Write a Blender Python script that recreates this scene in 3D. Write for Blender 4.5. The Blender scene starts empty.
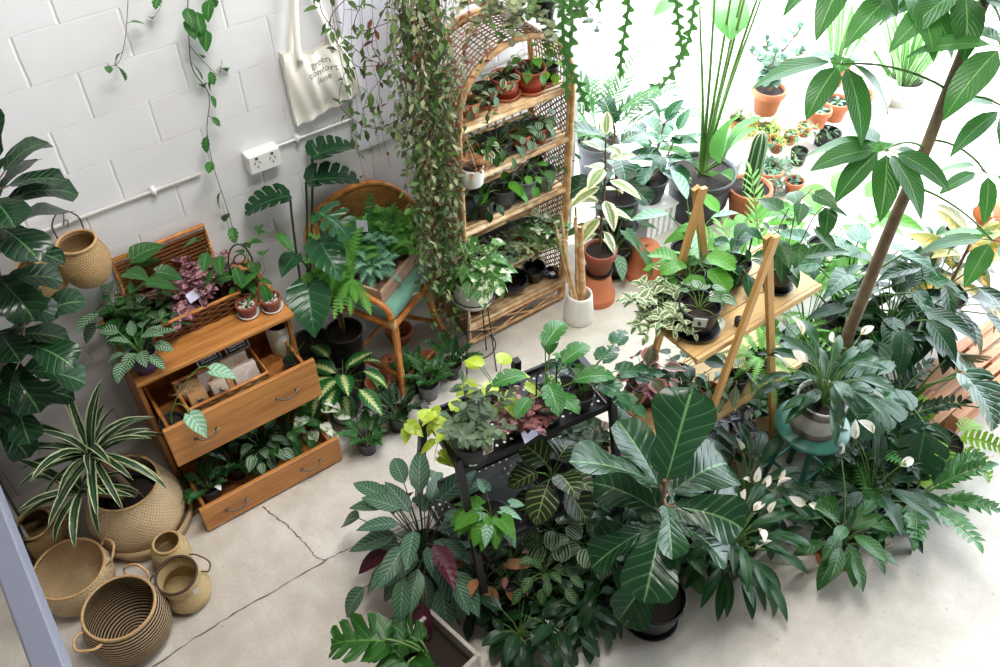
SKY, SUN, FILL, EXPO = 4.6, 1.3, 30.0, 1.43
import bpy, bmesh, math, random
import numpy as np
from mathutils import Vector, Matrix
PI = math.pi
SC = bpy.context.scene
COL = SC.collection

# ------------------------------------------------------------------ camera
CAM_C = np.array([-.342197, -3.54702, 3.7335249])
CAM_R = np.array([[.81034433, -.58585571, -.01073115], [.42024969, .568324, .70738818], [.40832863, .57773776, -.70674381]])
FOC = 900.0

def at(px, py, z=0.0):
    """world point on the horizontal plane z (floor, table top ...) that photo pixel (px, py) shows"""
    d = np.array([(px - 500) / FOC, (333.5 - py) / FOC, 1.0]) @ CAM_R
    return CAM_C + d * ((z - CAM_C[2]) / d[2])

def at_y(px, py, y=0.0):
    d = np.array([(px - 500) / FOC, (333.5 - py) / FOC, 1.0]) @ CAM_R
    return CAM_C + d * ((y - CAM_C[1]) / d[1])

# ------------------------------------------------------------------ mesh builder
class MB:
    def __init__(s):
        s.V = []; s.U = []; s.P = {}; s.n = 0

    def add(s, V, polys, U=None):
        V = np.asarray(V, float).reshape(-1, 3)
        s.V.append(V)
        s.U.append(np.zeros((len(V), 2)) if U is None else np.asarray(U, float).reshape(-1, 2))
        for p in polys:
            p = np.asarray(p, int)
            s.P.setdefault(p.shape[1], []).append(p + s.n)
        s.n += len(V)

    def grid(s, P, U=None, closed=False):
        n, m = P.shape[:2]
        idx = np.arange(n * m).reshape(n, m)
        if closed:
            idx = np.concatenate([idx, idx[:, :1]], 1)
        q = np.stack([idx[:-1, :-1], idx[1:, :-1], idx[1:, 1:], idx[:-1, 1:]], -1).reshape(-1, 4)
        s.add(P.reshape(-1, 3), [q], None if U is None else U.reshape(-1, 2))

    def tube(s, pts, r, seg=6, cap=True, vscale=1.0):
        pts = np.asarray(pts, float); n = len(pts)
        r = np.ones(n) * r if np.isscalar(r) else np.asarray(r, float)
        T = np.gradient(pts, axis=0); T /= np.linalg.norm(T, axis=1)[:, None] + 1e-12
        a = np.array([0, 0, 1.0]) if abs(T[0][2]) < .9 else np.array([1.0, 0, 0])
        N = np.zeros((n, 3)); v = a
        for i in range(n):
            v = v - T[i] * (v @ T[i]); v = v / (np.linalg.norm(v) + 1e-12); N[i] = v
        B = np.cross(T, N)
        th = np.linspace(0, 2 * PI, seg, endpoint=False)
        P = pts[:, None, :] + r[:, None, None] * (N[:, None, :] * np.cos(th)[None, :, None] + B[:, None, :] * np.sin(th)[None, :, None])
        L = np.concatenate([[0], np.cumsum(np.linalg.norm(np.diff(pts, axis=0), axis=1))]) * vscale
        U = np.stack([np.broadcast_to(th / (2 * PI), (n, seg)), np.broadcast_to(L[:, None], (n, seg))], -1)
        base = s.n
        s.grid(P, U, closed=True)
        if cap:
            s.P.setdefault(seg, []).append(np.array([list(range(base + seg - 1, base - 1, -1)), list(range(base + (n - 1) * seg, base + n * seg))]))

    def lathe(s, prof, seg=24, c=(0, 0, 0), cap0=False, cap1=False, sx=1.0, sy=1.0):
        prof = np.asarray(prof, float); n = len(prof)
        th = np.linspace(0, 2 * PI, seg, endpoint=False)
        P = np.zeros((n, seg, 3))
        P[..., 0] = prof[:, :1] * np.cos(th) * sx + c[0]
        P[..., 1] = prof[:, :1] * np.sin(th) * sy + c[1]
        P[..., 2] = prof[:, 1:2] + c[2]
        L = np.concatenate([[0], np.cumsum(np.linalg.norm(np.diff(prof, axis=0), axis=1))])
        U = np.stack([np.broadcast_to(th / (2 * PI), (n, seg)), np.broadcast_to(L[:, None], (n, seg))], -1)
        base = s.n
        P = P[:, ::-1]; U = U[:, ::-1]
        s.grid(P, U, closed=True)
        if cap0: s.P.setdefault(seg, []).append(np.array([list(range(base, base + seg))]))
        if cap1: s.P.setdefault(seg, []).append(np.array([list(range(base + n * seg - 1, base + (n - 1) * seg - 1, -1))]))

    def box(s, c, sz, R=None):
        h = np.array(sz) / 2
        V = np.array([[x, y, z] for x in (-1, 1) for y in (-1, 1) for z in (-1, 1)]) * h
        if R is not None: V = V @ np.array(R).T
        F = np.array([[0, 1, 3, 2], [4, 6, 7, 5], [0, 4, 5, 1], [2, 3, 7, 6], [0, 2, 6, 4], [1, 5, 7, 3]])
        s.add(V + np.array(c), [F])

    def beam(s, a, b, w, t, up=(0, 0, 1)):
        """box beam from a to b, width w (sideways) and thickness t (along up)"""
        a = np.array(a, float); b = np.array(b, float)
        x = b - a; L = np.linalg.norm(x); x /= L
        u = np.array(up, float); y = np.cross(u, x); y /= np.linalg.norm(y); z = np.cross(x, y)
        s.box((a + b) / 2, (L, w, t), np.stack([x, y, z], 1))

    def build(s, name, mat, parent=None, smooth=True, bevel=0.0, loc=None):
        me = bpy.data.meshes.new(name)
        V = np.concatenate(s.V); U = np.concatenate(s.U)
        li = []; tot = []
        for k, l in s.P.items():
            a = np.concatenate(l); li.append(a.ravel()); tot.append(np.full(len(a), k))
        li = np.concatenate(li).astype(np.int32); tot = np.concatenate(tot).astype(np.int32)
        me.vertices.add(len(V)); me.vertices.foreach_set('co', V.ravel())
        me.loops.add(len(li)); me.loops.foreach_set('vertex_index', li)
        me.polygons.add(len(tot))
        st = np.concatenate([[0], np.cumsum(tot)[:-1]]).astype(np.int32)
        me.polygons.foreach_set('loop_start', st); me.polygons.foreach_set('loop_total', tot)
        uv = me.uv_layers.new(name='UVMap'); uv.data.foreach_set('uv', U[li].ravel())
        me.update(calc_edges=True); me.validate()
        me.polygons.foreach_set('use_smooth', np.full(len(me.polygons), smooth))
        me.materials.append(mat)
        o = bpy.data.objects.new(name, me); COL.objects.link(o)
        if parent is not None: o.parent = parent
        if loc is not None: o.location = loc
        if bevel > 0:
            m = o.modifiers.new('bev', 'BEVEL'); m.width = bevel; m.segments = 2; m.limit_method = 'ANGLE'
        return o

def tag(o, label, cat, group=None):
    o['label'] = label; o['category'] = cat
    if group: o['group'] = group
    return o

def thing(name, label, cat, loc=(0, 0, 0), rz=0.0, group=None):
    o = bpy.data.objects.new(name, None); COL.objects.link(o)
    o.location = [float(v) for v in loc]; o.rotation_euler = (0, 0, rz); o.empty_display_size = .05
    return tag(o, label, cat, group)

def struct(o):
    o['kind'] = 'structure'; return o

def bez(p0, p1, p2, p3, n=10):
    t = np.linspace(0, 1, n)[:, None]
    p0, p1, p2, p3 = [np.array(p, float) for p in (p0, p1, p2, p3)]
    return (1 - t) ** 3 * p0 + 3 * (1 - t) ** 2 * t * p1 + 3 * (1 - t) * t * t * p2 + t ** 3 * p3

def poly_smooth(pts, n=24):
    """Catmull-Rom through the points"""
    P = np.array(pts, float)
    P = np.concatenate([[2 * P[0] - P[1]], P, [2 * P[-1] - P[-2]]])
    out = []; k = len(P) - 3
    for t in np.linspace(0, k - 1e-6, n):
        i = int(t); f = t - i
        a, b, c, d = P[i:i + 4]
        out.append(.5 * (2 * b + (c - a) * f + (2 * a - 5 * b + 4 * c - d) * f * f + (3 * b - a - 3 * c + d) * f ** 3))
    return np.array(out)

# ------------------------------------------------------------------ materials
def lin(h):
    h = h.lstrip('#'); v = [int(h[i:i + 2], 16) / 255 for i in (0, 2, 4)]
    return tuple([(c / 12.92 if c <= .04045 else ((c + .055) / 1.055) ** 2.4) for c in v] + [1.0])

class NT:
    def __init__(s, name):
        s.m = bpy.data.materials.new(name); s.m.use_nodes = True
        s.t = s.m.node_tree; s.t.nodes.clear()
        s.out = s.t.nodes.new('ShaderNodeOutputMaterial')
    def n(s, typ, **kw):
        o = s.t.nodes.new('ShaderNode' + typ)
        for k, v in kw.items():
            if hasattr(o, k) and not isinstance(k, int): setattr(o, k, v)
        return o
    def put(s, sock, v):
        if isinstance(v, bpy.types.NodeSocket): s.t.links.new(v, sock)
        else: sock.default_value = v
    def math(s, op, a, b=0.0, c=0.0):
        o = s.n('Math', operation=op)
        s.put(o.inputs[0], a); s.put(o.inputs[1], b); s.put(o.inputs[2], c)
        return o.outputs[0]
    def mix(s, f, a, b):
        o = s.n('Mix', data_type='RGBA')
        s.put(o.inputs[0], f); s.put(o.inputs[6], a); s.put(o.inputs[7], b)
        return o.outputs[2]
    def ss(s, x, a, b):
        o = s.n('MapRange', interpolation_type='SMOOTHSTEP')
        s.put(o.inputs[0], x); s.put(o.inputs[1], a); s.put(o.inputs[2], b)
        return o.outputs[0]
    def noise(s, vec, scale, detail=3.0, rough=.5):
        o = s.n('TexNoise'); 
        if vec is not None: s.put(o.inputs['Vector'], vec)
        o.inputs['Scale'].default_value = scale; o.inputs['Detail'].default_value = detail; o.inputs['Roughness'].default_value = rough
        return o.outputs[0]
    def coord(s, which='Object'): return s.n('TexCoord').outputs[which]
    def mapv(s, vec, sc):
        o = s.n('Mapping'); s.put(o.inputs[0], vec); o.inputs['Scale'].default_value = sc; return o.outputs[0]
    def bump(s, h, strength=.3, dist=.01):
        o = s.n('Bump'); s.put(o.inputs['Height'], h); o.inputs['Strength'].default_value = strength; o.inputs['Distance'].default_value = dist
        return o.outputs[0]
    def bsdf(s, col, rough=.5, metal=0.0, bump=None, coat=0.0, spec=.5, trans=0.0):
        b = s.n('BsdfPrincipled')
        s.put(b.inputs['Base Color'], col); s.put(b.inputs['Roughness'], rough); b.inputs['Metallic'].default_value = metal
        b.inputs['Coat Weight'].default_value = coat; b.inputs['Specular IOR Level'].default_value = spec
        if bump is not None: s.put(b.inputs['Normal'], bump)
        sh = b.outputs[0]
        if trans > 0:
            t = s.n('BsdfTranslucent'); s.put(t.inputs[0], col)
            m = s.n('MixShader'); m.inputs[0].default_value = trans
            s.t.links.new(sh, m.inputs[1]); s.t.links.new(t.outputs[0], m.inputs[2]); sh = m.outputs[0]
        s.t.links.new(sh, s.out.inputs[0])
        return s.m

def plain(name, h, rough=.5, var=.06, scale=14, metal=0.0, coat=0.0, bump=0.0, spec=.5):
    t = NT(name); c = lin(h)
    nz = t.noise(t.coord(), scale, 4)
    dark = tuple([v * (1 - var * 2.2) for v in c[:3]] + [1]); lite = tuple([min(1, v * (1 + var * 1.6)) for v in c[:3]] + [1])
    col = t.mix(nz, dark, lite)
    bp = t.bump(t.noise(t.coord(), scale * 6, 3), bump, .003) if bump else None
    return t.bsdf(col, rough, metal, bp, coat, spec)

def wood(name, h, h2, axis='X', rough=.45, scale=1.0):
    t = NT(name)
    sc = {'X': (1.2, 14, 14), 'Y': (14, 1.2, 14), 'Z': (14, 14, 1.2)}[axis]
    v = t.mapv(t.coord(), tuple(q * scale for q in sc))
    a = t.noise(v, 1.6, 6, .6); b = t.noise(v, 7, 3)
    f = t.math('ADD', t.math('MULTIPLY', a, .75), t.math('MULTIPLY', b, .25))
    f = t.ss(f, .3, .7)
    isl = t.n('NewGeometry').outputs['Random Per Island']
    col = t.mix(f, lin(h), lin(h2))
    return t.bsdf(col, rough, bump=t.bump(f, .12, .004))

def rattan(name, h, h2):
    t = NT(name); uv = t.n('UVMap').outputs[0]
    sep = t.n('SeparateXYZ'); t.put(sep.inputs[0], uv)
    ring = t.math('SINE', t.math('MULTIPLY', sep.outputs[1], 60))
    nz = t.noise(t.mapv(t.coord(), (9, 9, 9)), 3, 4)
    f = t.math('ADD', nz, t.math('MULTIPLY', ring, .08))
    return t.bsdf(t.mix(t.ss(f, .3, .75), lin(h), lin(h2)), .4)

def weave(name, h, h2, nu=40, nv=90, dark=.55, stripe=None, rough=.75):
    """plaited seagrass: u runs round the basket, v along its profile in metres"""
    t = NT(name); uv = t.n('UVMap').outputs[0]
    sep = t.n('SeparateXYZ'); t.put(sep.inputs[0], uv)
    u, v = sep.outputs[0], sep.outputs[1]
    row = t.math('FLOOR', t.math('MULTIPLY', v, nv))
    su = t.math('ADD', t.math('MULTIPLY', u, nu), t.math('MULTIPLY', row, .5))
    a = t.math('ABSOLUTE', t.math('SINE', t.math('MULTIPLY', su, PI)))
    b = t.math('ABSOLUTE', t.math('SINE', t.math('MULTIPLY', t.math('MULTIPLY', v, nv), PI)))
    hgt = t.math('MULTIPLY', t.math('POWER', a, .5), t.math('POWER', b, .5))
    nz = t.noise(t.coord(), 45, 3); big = t.noise(t.coord(), 6, 2)
    col = t.mix(t.math('ADD', t.math('MULTIPLY', nz, .6), t.math('MULTIPLY', big, .4)), lin(h), lin(h2))
    if stripe:
        k = t.math('FRACT', t.math('MULTIPLY', row, .5))
        lim = t.ss(t.math('ADD', v, t.math('MULTIPLY', nz, .01)), stripe[1], stripe[1] + .004)
        f = t.math('MULTIPLY', t.math('GREATER_THAN', k, .25), lim)
        col = t.mix(f, col, lin(stripe[0]))
    gap = t.ss(hgt, 0.0, .45)
    dk = t.n('Mix', data_type='RGBA', blend_type='MULTIPLY'); dk.inputs[0].default_value = 1
    t.put(dk.inputs[6], col)
    t.put(dk.inputs[7], t.mix(gap, (dark, dark * .9, dark * .8, 1), (1, 1, 1, 1)))
    return t.bsdf(dk.outputs[2], rough, bump=t.bump(hgt, .8, .006), spec=.2)

def leafm(name, base, c2=None, pat='plain', rough=.38, trans=.3, freq=7, sweep=.45, under=None, var=.22, amt=1.0, vein=.35, wid=.5):
    """leaf: UV x runs base to tip, UV y across (midrib at .5)"""
    t = NT('leaf_' + name); uv = t.n('UVMap').outputs[0]
    sep = t.n('SeparateXYZ'); t.put(sep.inputs[0], uv)
    u = sep.outputs[0]
    v = t.math('ABSOLUTE', t.math('MULTIPLY', t.math('SUBTRACT', sep.outputs[1], .5), 2.0))
    g = t.n('NewGeometry'); rnd = g.outputs['Random Per Island']
    b = lin(base); kk = .70 if sum(b[:3]) < .45 else (.85 if sum(b[:3]) < .8 else 1.0)
    b = (b[0] * kk, b[1] * kk * .97, b[2] * kk, 1)
    lo = tuple([x * (1 - var) for x in b[:3]] + [1]); hi = (min(1, b[0] * (1 + var * 1.6)), min(1, b[1] * (1 + var)), min(1, b[2] * (1 + var * .6)), 1)
    col = t.mix(rnd, lo, hi)
    lat = t.math('FRACT', t.math('MULTIPLY', t.math('SUBTRACT', u, t.math('MULTIPLY', v, sweep * .5)), freq))
    lat = t.math('MULTIPLY', t.math('ABSOLUTE', t.math('SUBTRACT', lat, .5)), 2.0)     # 0 on the vein
    c2l = lin(c2) if c2 else tuple([min(1, x * 1.9 + .03) for x in b[:3]] + [1])
    oc = t.coord()
    if pat == 'pinnate':
        f = t.math('SUBTRACT', 1.0, t.ss(t.math('ADD', lat, t.math('MULTIPLY', t.math('SUBTRACT', t.noise(oc, 60), .5), .3)), wid - .18, wid + .18))
        f = t.math('MULTIPLY', f, t.ss(v, 1.0, .8)); col = t.mix(t.math('MULTIPLY', f, amt), col, c2l)
    elif pat == 'margin':
        f = t.ss(t.math('ADD', v, t.math('MULTIPLY', t.math('SUBTRACT', t.noise(oc, 30), .5), .5)), wid, wid + .15)
        col = t.mix(t.math('MULTIPLY', f, amt), col, c2l)
    elif pat == 'center':
        w = t.math('ADD', v, t.math('MULTIPLY', lat, .35))
        f = t.ss(t.math('ADD', w, t.math('MULTIPLY', t.math('SUBTRACT', t.noise(oc, 50), .5), .4)), wid + .25, wid - .1)
        col = t.mix(t.math('MULTIPLY', f, amt), col, c2l)
    elif pat == 'splash':
        f = t.ss(t.noise(oc, freq * 4, 5, .65), wid, wid + .08)
        col = t.mix(t.math('MULTIPLY', f, amt), col, c2l)
    elif pat == 'stripes':
        k = t.math('ABSOLUTE', t.math('SINE', t.math('MULTIPLY', v, freq)))
        col = t.mix(t.math('MULTIPLY', t.ss(k, wid, wid + .25), amt), col, c2l)
    # midrib and veins
    mid = t.ss(v, .07, .015)
    col = t.mix(t.math('MULTIPLY', mid, vein + .2), col, c2l)
    if pat in ('plain', 'splash', 'margin'):
        col = t.mix(t.math('MULTIPLY', t.ss(lat, .13, .0), vein * .7), col, c2l)
    if under:
        col = t.mix(g.outputs['Backfacing'], col, lin(under))
    h = t.math('ADD', t.ss(lat, 0, .5), t.ss(v, 0, .15))
    return t.bsdf(col, rough, bump=t.bump(h, .35, .004), trans=trans, spec=.42)
# ------------------------------------------------------------------ leaf shapes and plant habits
SH = {
    'ovate': ([0, .06, .2, .4, .6, .8, .93, 1], [.1, .55, .9, 1, .85, .5, .2, .01]),
    'lance': ([0, .1, .3, .5, .7, .88, 1], [.1, .5, .9, 1, .78, .35, .01]),
    'oblan': ([0, .15, .4, .65, .82, .94, 1], [.08, .3, .7, 1, .88, .5, .02]),
    'heart': ([0, .03, .12, .28, .5, .72, .9, 1], [.35, .75, .97, 1, .84, .5, .16, .01]),
    'fiddle': ([0, .05, .18, .35, .55, .75, .9, .97, 1], [.15, .45, .6, .58, .82, 1, .86, .5, .05]),
    'strap': ([0, .1, .4, .7, .9, 1], [.6, .85, 1, .85, .45, .02]),
    'round': ([0, .06, .2, .45, .7, .88, .97, 1], [.2, .55, .88, 1, .92, .65, .3, .03]),
    'arrow': ([0, .04, .12, .3, .6, .85, 1], [.5, .85, 1, .85, .55, .2, .01]),
    'frond': ([0, .05, .2, .45, .7, .9, 1], [.45, .7, .95, 1, .8, .4, .05]),
    'monst': ([0, .03, .12, .3, .55, .8, .95, 1], [.5, .85, 1, 1, .88, .6, .25, .02]),
    'selloum': ([0, .04, .15, .4, .7, .9, 1], [.6, .9, 1, .95, .75, .45, .05]),
}
_TPL = {}

def _template(shp, rows, cols, lobes, depth, duty):
    k = (shp, rows, cols, lobes, depth, duty)
    if k not in _TPL:
        xs, ys = SH[shp]
        if lobes:
            off = [(.0, 0), (.05, .8), (.4, 1), (duty, .9), (duty + .05, 0)] if duty > .6 else [(.0, 0), (.22, .6), (.5, 1), (.75, .5), (.95, 0)]
            t = [0.0]; m = [1.0]
            for L in range(lobes):
                for o, f in off:
                    t.append(.03 + .9 * (L + o) / lobes); m.append(1 - depth * (1 - f) if f < 1 else 1.0)
            t += [.95, 1.0]; m += [.9, 1.0]
            t = np.array(t); m = np.array(m)
            # never cut the last tip
            w = np.interp(t, xs, ys) * m
        else:
            t = np.linspace(0, 1, rows) ** .92
            # round off: dense smooth interpolation
            xf = np.linspace(0, 1, 101); yf = np.interp(xf, xs, ys)
            yk = np.convolve(np.pad(yf, 4, mode='edge'), np.ones(9) / 9, 'valid'); yk[0] = ys[0]; yk[-1] = ys[-1]
            w = np.interp(t, xf, yk)
        v = np.linspace(-1, 1, cols)
        _TPL[k] = (t, w, v, np.stack([np.broadcast_to(t[:, None], (len(t), cols)), np.broadcast_to(v[None] * .5 + .5, (len(t), cols))], -1))
    return _TPL[k]

def leaf(mb, b, az, el, L, W, shp='ovate', droop=.7, fold=.25, wav=0.0, roll=0.0, rows=7, cols=5, lobes=0, depth=.8, duty=.7, sweep=0.0, cord=0.0, ph=0.0):
    t, w, v, U = _template(shp, rows, cols, lobes, depth, duty)
    a = el - droop * t ** 1.25
    dt = np.diff(t); am = (a[1:] + a[:-1]) / 2
    x = np.concatenate([[0], np.cumsum(np.cos(am) * dt)]) * L
    z = np.concatenate([[0], np.cumsum(np.sin(am) * dt)]) * L
    ca, sa = np.cos(a)[:, None], np.sin(a)[:, None]
    av = np.abs(v)[None]
    y = v[None] * w[:, None] * W / 2
    h = fold * np.abs(y)
    if wav: h = h + wav * W * np.sin(t[:, None] * 11 + ph + v[None] * 1.3) * av ** 2
    f = sweep * np.abs(y)
    if cord: f = f - cord * av * W * np.clip(1 - t[:, None] / .32, 0, 1)
    if roll:
        cr, sr = math.cos(roll), math.sin(roll)
        y, h = y * cr - h * sr, y * sr + h * cr
    X = x[:, None] + f * ca - h * sa; Z = z[:, None] + f * sa + h * ca
    c, s = math.cos(az), math.sin(az)
    P = np.stack([b[0] + X * c - y * s, b[1] + X * s + y * c, b[2] + Z], -1)
    mb.grid(P, U)
    return P[-1, len(v) // 2]

class Rng(random.Random):
    def j(s, a, d): return a + s.uniform(-d, d)

def dirv(az, el): return np.array([math.cos(az) * math.cos(el), math.sin(az) * math.cos(el), math.sin(el)])

def rosette(ml, ms, c, R, n=10, pet=(.05, .12), L=.12, W=.07, el=(.25, 1.3), tilt=.75, droop=.7, r0=.01, sr=.0022, jit=.25, az0=None, azr=None, lk=None):
    """leaves on petioles from one point; el = lowest, highest petiole angle; tilt = how far the blade bends down from its petiole"""
    lk = lk or {}; c = np.array(c, float); a0 = R.uniform(0, 6.28) if az0 is None else az0
    for i in range(n):
        f = (i + .5) / n
        az = a0 + i * 2.39996 + R.uniform(-jit, jit)
        if azr is not None: az = azr[0] + (azr[1] - azr[0]) * ((i * .618) % 1)
        e = el[1] + (el[0] - el[1]) * f + R.uniform(-.12, .12)
        p = R.uniform(*pet) * (1.1 - .25 * f)
        b = c + np.array([math.cos(az), math.sin(az), 0]) * r0 * (.3 + f)
        if p > .004:
            e1 = e - .25
            p1 = b + dirv(az, min(1.5, e + .15)) * p * .5; p2 = p1 + dirv(az, e1) * p * .5
            if ms is not None: ms.tube(np.stack([b, p1, p2]), [sr * 1.3, sr, sr * .8], 4, cap=False)
            b = p2; e = e1
        s = R.uniform(.8, 1.12)
        leaf(ml, b, az + R.uniform(-.15, .15), e - tilt * R.uniform(.7, 1.3), L * s, W * s, droop=droop * R.uniform(.6, 1.4), roll=R.uniform(-.3, .3), ph=R.uniform(0, 6), **lk)

def spray(ml, ms, c, R, n=8, length=(.1, .18), el=(.4, 1.3), droop=.5, nodes=4, L=.05, W=.03, sr=.0018, opp=True, lel=.3, ldroop=.6, r0=.015, az0=None, start=.3, lk=None, azr=None):
    """stems that branch out of the pot and carry leaves along their length"""
    lk = lk or {}; c = np.array(c, float); a0 = R.uniform(0, 6.28)
    for i in range(n):
        az = a0 + i * 2.39996 + R.uniform(-.3, .3)
        if azr is not None: az = R.uniform(*azr)
        e = R.uniform(*el); ln = R.uniform(*length)
        pts = [c + np.array([math.cos(az), math.sin(az), 0]) * r0 * R.uniform(.2, 1)]
        k = 6
        for q in range(k):
            pts.append(pts[-1] + dirv(az, e - droop * (q + .5) / k) * ln / k)
        pts = np.array(pts)
        ms.tube(pts, np.linspace(sr * 1.3, sr * .6, len(pts)), 4, cap=False)
        for q in range(nodes):
            f = start + (1 - start) * (q + .5) / nodes
            ii = f * k; i0 = min(int(ii), k - 1); p = pts[i0] + (pts[i0 + 1] - pts[i0]) * (ii - i0)
            sc = (1.15 - .5 * abs(f - .6)) * R.uniform(.8, 1.2)
            for side in ((1, -1) if opp else (1 if q % 2 else -1,)):
                leaf(ml, p, az + side * R.uniform(.7, 1.5) + q * 1.2 * (1 if opp else 0), lel + R.uniform(-.3, .3), L * sc, W * sc, droop=ldroop * R.uniform(.5, 1.4), roll=R.uniform(-.3, .3), ph=R.uniform(0, 6), **lk)
        leaf(ml, pts[-1], az, e - droop, L * .9, W * .9, droop=ldroop, **lk)

def cane(ml, ms, pts, R, n=12, t0=.3, L=.2, W=.14, el=(.0, .7), droop=.6, pet=.03, sr=(.012, .006), seg=8, top=3, az0=0.0, step=2.39996, lk=None, azc=None):
    """a trunk with leaves up its length"""
    lk = lk or {}
    P = poly_smooth(pts, 16)
    ms.tube(P, np.linspace(sr[0], sr[1], len(P)), seg)
    for i in range(n):
        f = t0 + (1 - t0) * i / max(1, n - 1)
        ii = f * (len(P) - 1); k = min(int(ii), len(P) - 2); p = P[k] + (P[k + 1] - P[k]) * (ii - k)
        az = az0 + i * step + R.uniform(-.3, .3)
        if azc is not None: az = azc[0] + azc[1] * math.sin(i * 2.4 + az0)
        e = el[0] + (el[1] - el[0]) * (i / max(1, n - 1)) + R.uniform(-.2, .2)
        if i >= n - top: e += .45
        q = p + dirv(az, e) * pet
        if pet > .005: ms.tube(np.stack([p, q]), sr[1] * .55, 4, cap=False)
        s = R.uniform(.8, 1.15) * (.75 if i >= n - top else 1)
        leaf(ml, q, az, e, L * s, W * s, droop=droop * R.uniform(.6, 1.4), roll=R.uniform(-.25, .25), ph=R.uniform(0, 6), **lk)

def vine(ml, ms, pts, R, n=10, L=.05, W=.035, sr=.0018, pet=.015, t0=.0, droop=.5, el=(-.6, .4), lk=None, smooth=30, seg=4, face=None):
    lk = lk or {}
    P = poly_smooth(pts, smooth)
    ms.tube(P, np.linspace(sr, sr * .6, len(P)), seg, cap=False)
    for i in range(n):
        f = t0 + (1 - t0) * (i + R.uniform(.2, .8)) / n
        ii = f * (len(P) - 1); k = min(int(ii), len(P) - 2); p = P[k] + (P[k + 1] - P[k]) * (ii - k)
        az = R.uniform(0, 6.28) if face is None else face + R.uniform(-1.5, 1.5); e = R.uniform(*el)
        q = p + dirv(az, e) * pet
        if pet > .006: ms.tube(np.stack([p, q]), sr * .6, 3, cap=False)
        s = R.uniform(.7, 1.2)
        leaf(ml, q, az, e - .2, L * s, W * s, droop=droop * R.uniform(.4, 1.5), roll=R.uniform(-.4, .4), **lk)

def pinnate(ml, ms, c, R, n=7, length=(.2, .3), el=(.6, 1.4), droop=.5, pairs=7, L=.05, W=.024, sr=.004, azr=None, lk=None, le=.45, r0=.015, t0=.3):
    """stiff arching stems with paired leaflets (zz plant, palm)"""
    lk = lk or {}; c = np.array(c, float); a0 = R.uniform(0, 6.28)
    for i in range(n):
        az = a0 + i * 2.39996
        if azr is not None: az = azr[0] + (azr[1] - azr[0]) * ((i + .5) / n)
        e = R.uniform(*el); ln = R.uniform(*length); k = 8
        pts = [c + np.array([math.cos(az), math.sin(az), 0]) * r0]
        for q in range(k): pts.append(pts[-1] + dirv(az, e - droop * (q + .5) / k) * ln / k)
        pts = np.array(pts); ms.tube(pts, np.linspace(sr, sr * .4, k + 1), 5, cap=False)
        for q in range(pairs):
            f = t0 + (1 - t0) * (q + .5) / pairs; ii = f * k; i0 = min(int(ii), k - 1); p = pts[i0] + (pts[i0 + 1] - pts[i0]) * (ii - i0)
            ee = e - droop * f; sc = (1 - .45 * abs(f - .55) / .5)
            for side in (1, -1):
                leaf(ml, p, az + side * R.uniform(.75, 1.0), ee * .5 + le * R.uniform(.4, 1.2), L * sc, W * sc, droop=.35, rows=5, cols=3, fold=.15, **lk)
        leaf(ml, pts[-1], az, e - droop, L * .8, W * .8, rows=5, cols=3, **lk)

def spathes(root, c, R, pts, stem_m, size=.075, wm=None, n_each=None):
    """peace lily flowers at given local points: stalk, white spathe, spadix"""
    for q, p in enumerate(pts):
        p = np.array(p, float); c0 = np.array(c, float)
        ms = MB(); az = math.atan2(p[1] - c0[1], p[0] - c0[0])
        ms.tube(bez(c0, c0 + (p - c0) * [.15, .15, .5], c0 + (p - c0) * [.55, .55, .85], p, 9), [.0026] * 9, 5)
        st = ms.build('flower_stalk', stem_m, root)
        mw = MB(); a2 = az + R.uniform(-.6, .6)
        s = size * R.uniform(.7, 1.2); a2 += R.uniform(-.8, .8)
        leaf(mw, p, a2, R.uniform(.1, 1.2), s, s * .5, 'ovate', droop=R.uniform(.1, .7), fold=R.uniform(.4, .9), rows=8, cols=5, roll=R.uniform(-.9, .9))
        mw.build('spathe', wm or M['spathe'], st)
        mk = MB(); d = dirv(a2, 1.0)
        mk.tube(np.stack([p, p + d * s * .2, p + d * s * .45]), [.003, .0042, .002], 6)
        mk.build('spadix', M['spadix'], st)

# ------------------------------------------------------------------ pots
def pot_prof(kind, r, h):
    if kind == 'nursery':
        return [(.001, 0.0), (.74 * r, 0), (.95 * r, h - .018), (r, h - .018), (1.02 * r, h - .009), (1.02 * r, h), (.95 * r, h), (.93 * r, h - .03), (.86 * r, h * .35)]
    if kind == 'terra':
        return [(.001, 0.0), (.66 * r, 0), (.86 * r, h * .72), (.98 * r, h * .73), (r, h * .76), (r, h * .98), (.97 * r, h), (.87 * r, h), (.84 * r, h * .9), (.74 * r, h * .4)]
    if kind == 'cyl':
        return [(.001, 0.0), (.86 * r, 0), (.93 * r, .008), (r, h * .5), (r, h * .97), (.98 * r, h), (.92 * r, h), (.9 * r, h * .95), (.86 * r, h * .4)]
    if kind == 'taper':
        return [(.001, 0.0), (1.0 * r, 0), (1.06 * r, h * .06), (1.08 * r, h * .2), (.9 * r, h * .92), (.86 * r, h), (.76 * r, h), (.74 * r, h * .9), (.8 * r, h * .4)]
    if kind == 'bowl':
        return [(.001, 0.0), (.6 * r, 0), (.86 * r, h * .3), (.98 * r, h * .75), (r, h), (.94 * r, h), (.9 * r, h * .75), (.75 * r, h * .3), (.5 * r, h * .15), (.001, h * .14)]
    if kind == 'saucer':
        return [(.001, 0.0), (.8 * r, 0), (r, h), (.94 * r, h), (.78 * r, h * .3), (.001, h * .28)]
    if kind == 'inverted':
        return [(r, 0), (r, h * .2), (.97 * r, h * .23), (.9 * r, h * .25), (.66 * r, h * .985), (.63 * r, h), (.12 * r, h), (.1 * r, h * .985), (.1 * r, h * .9)]

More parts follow.
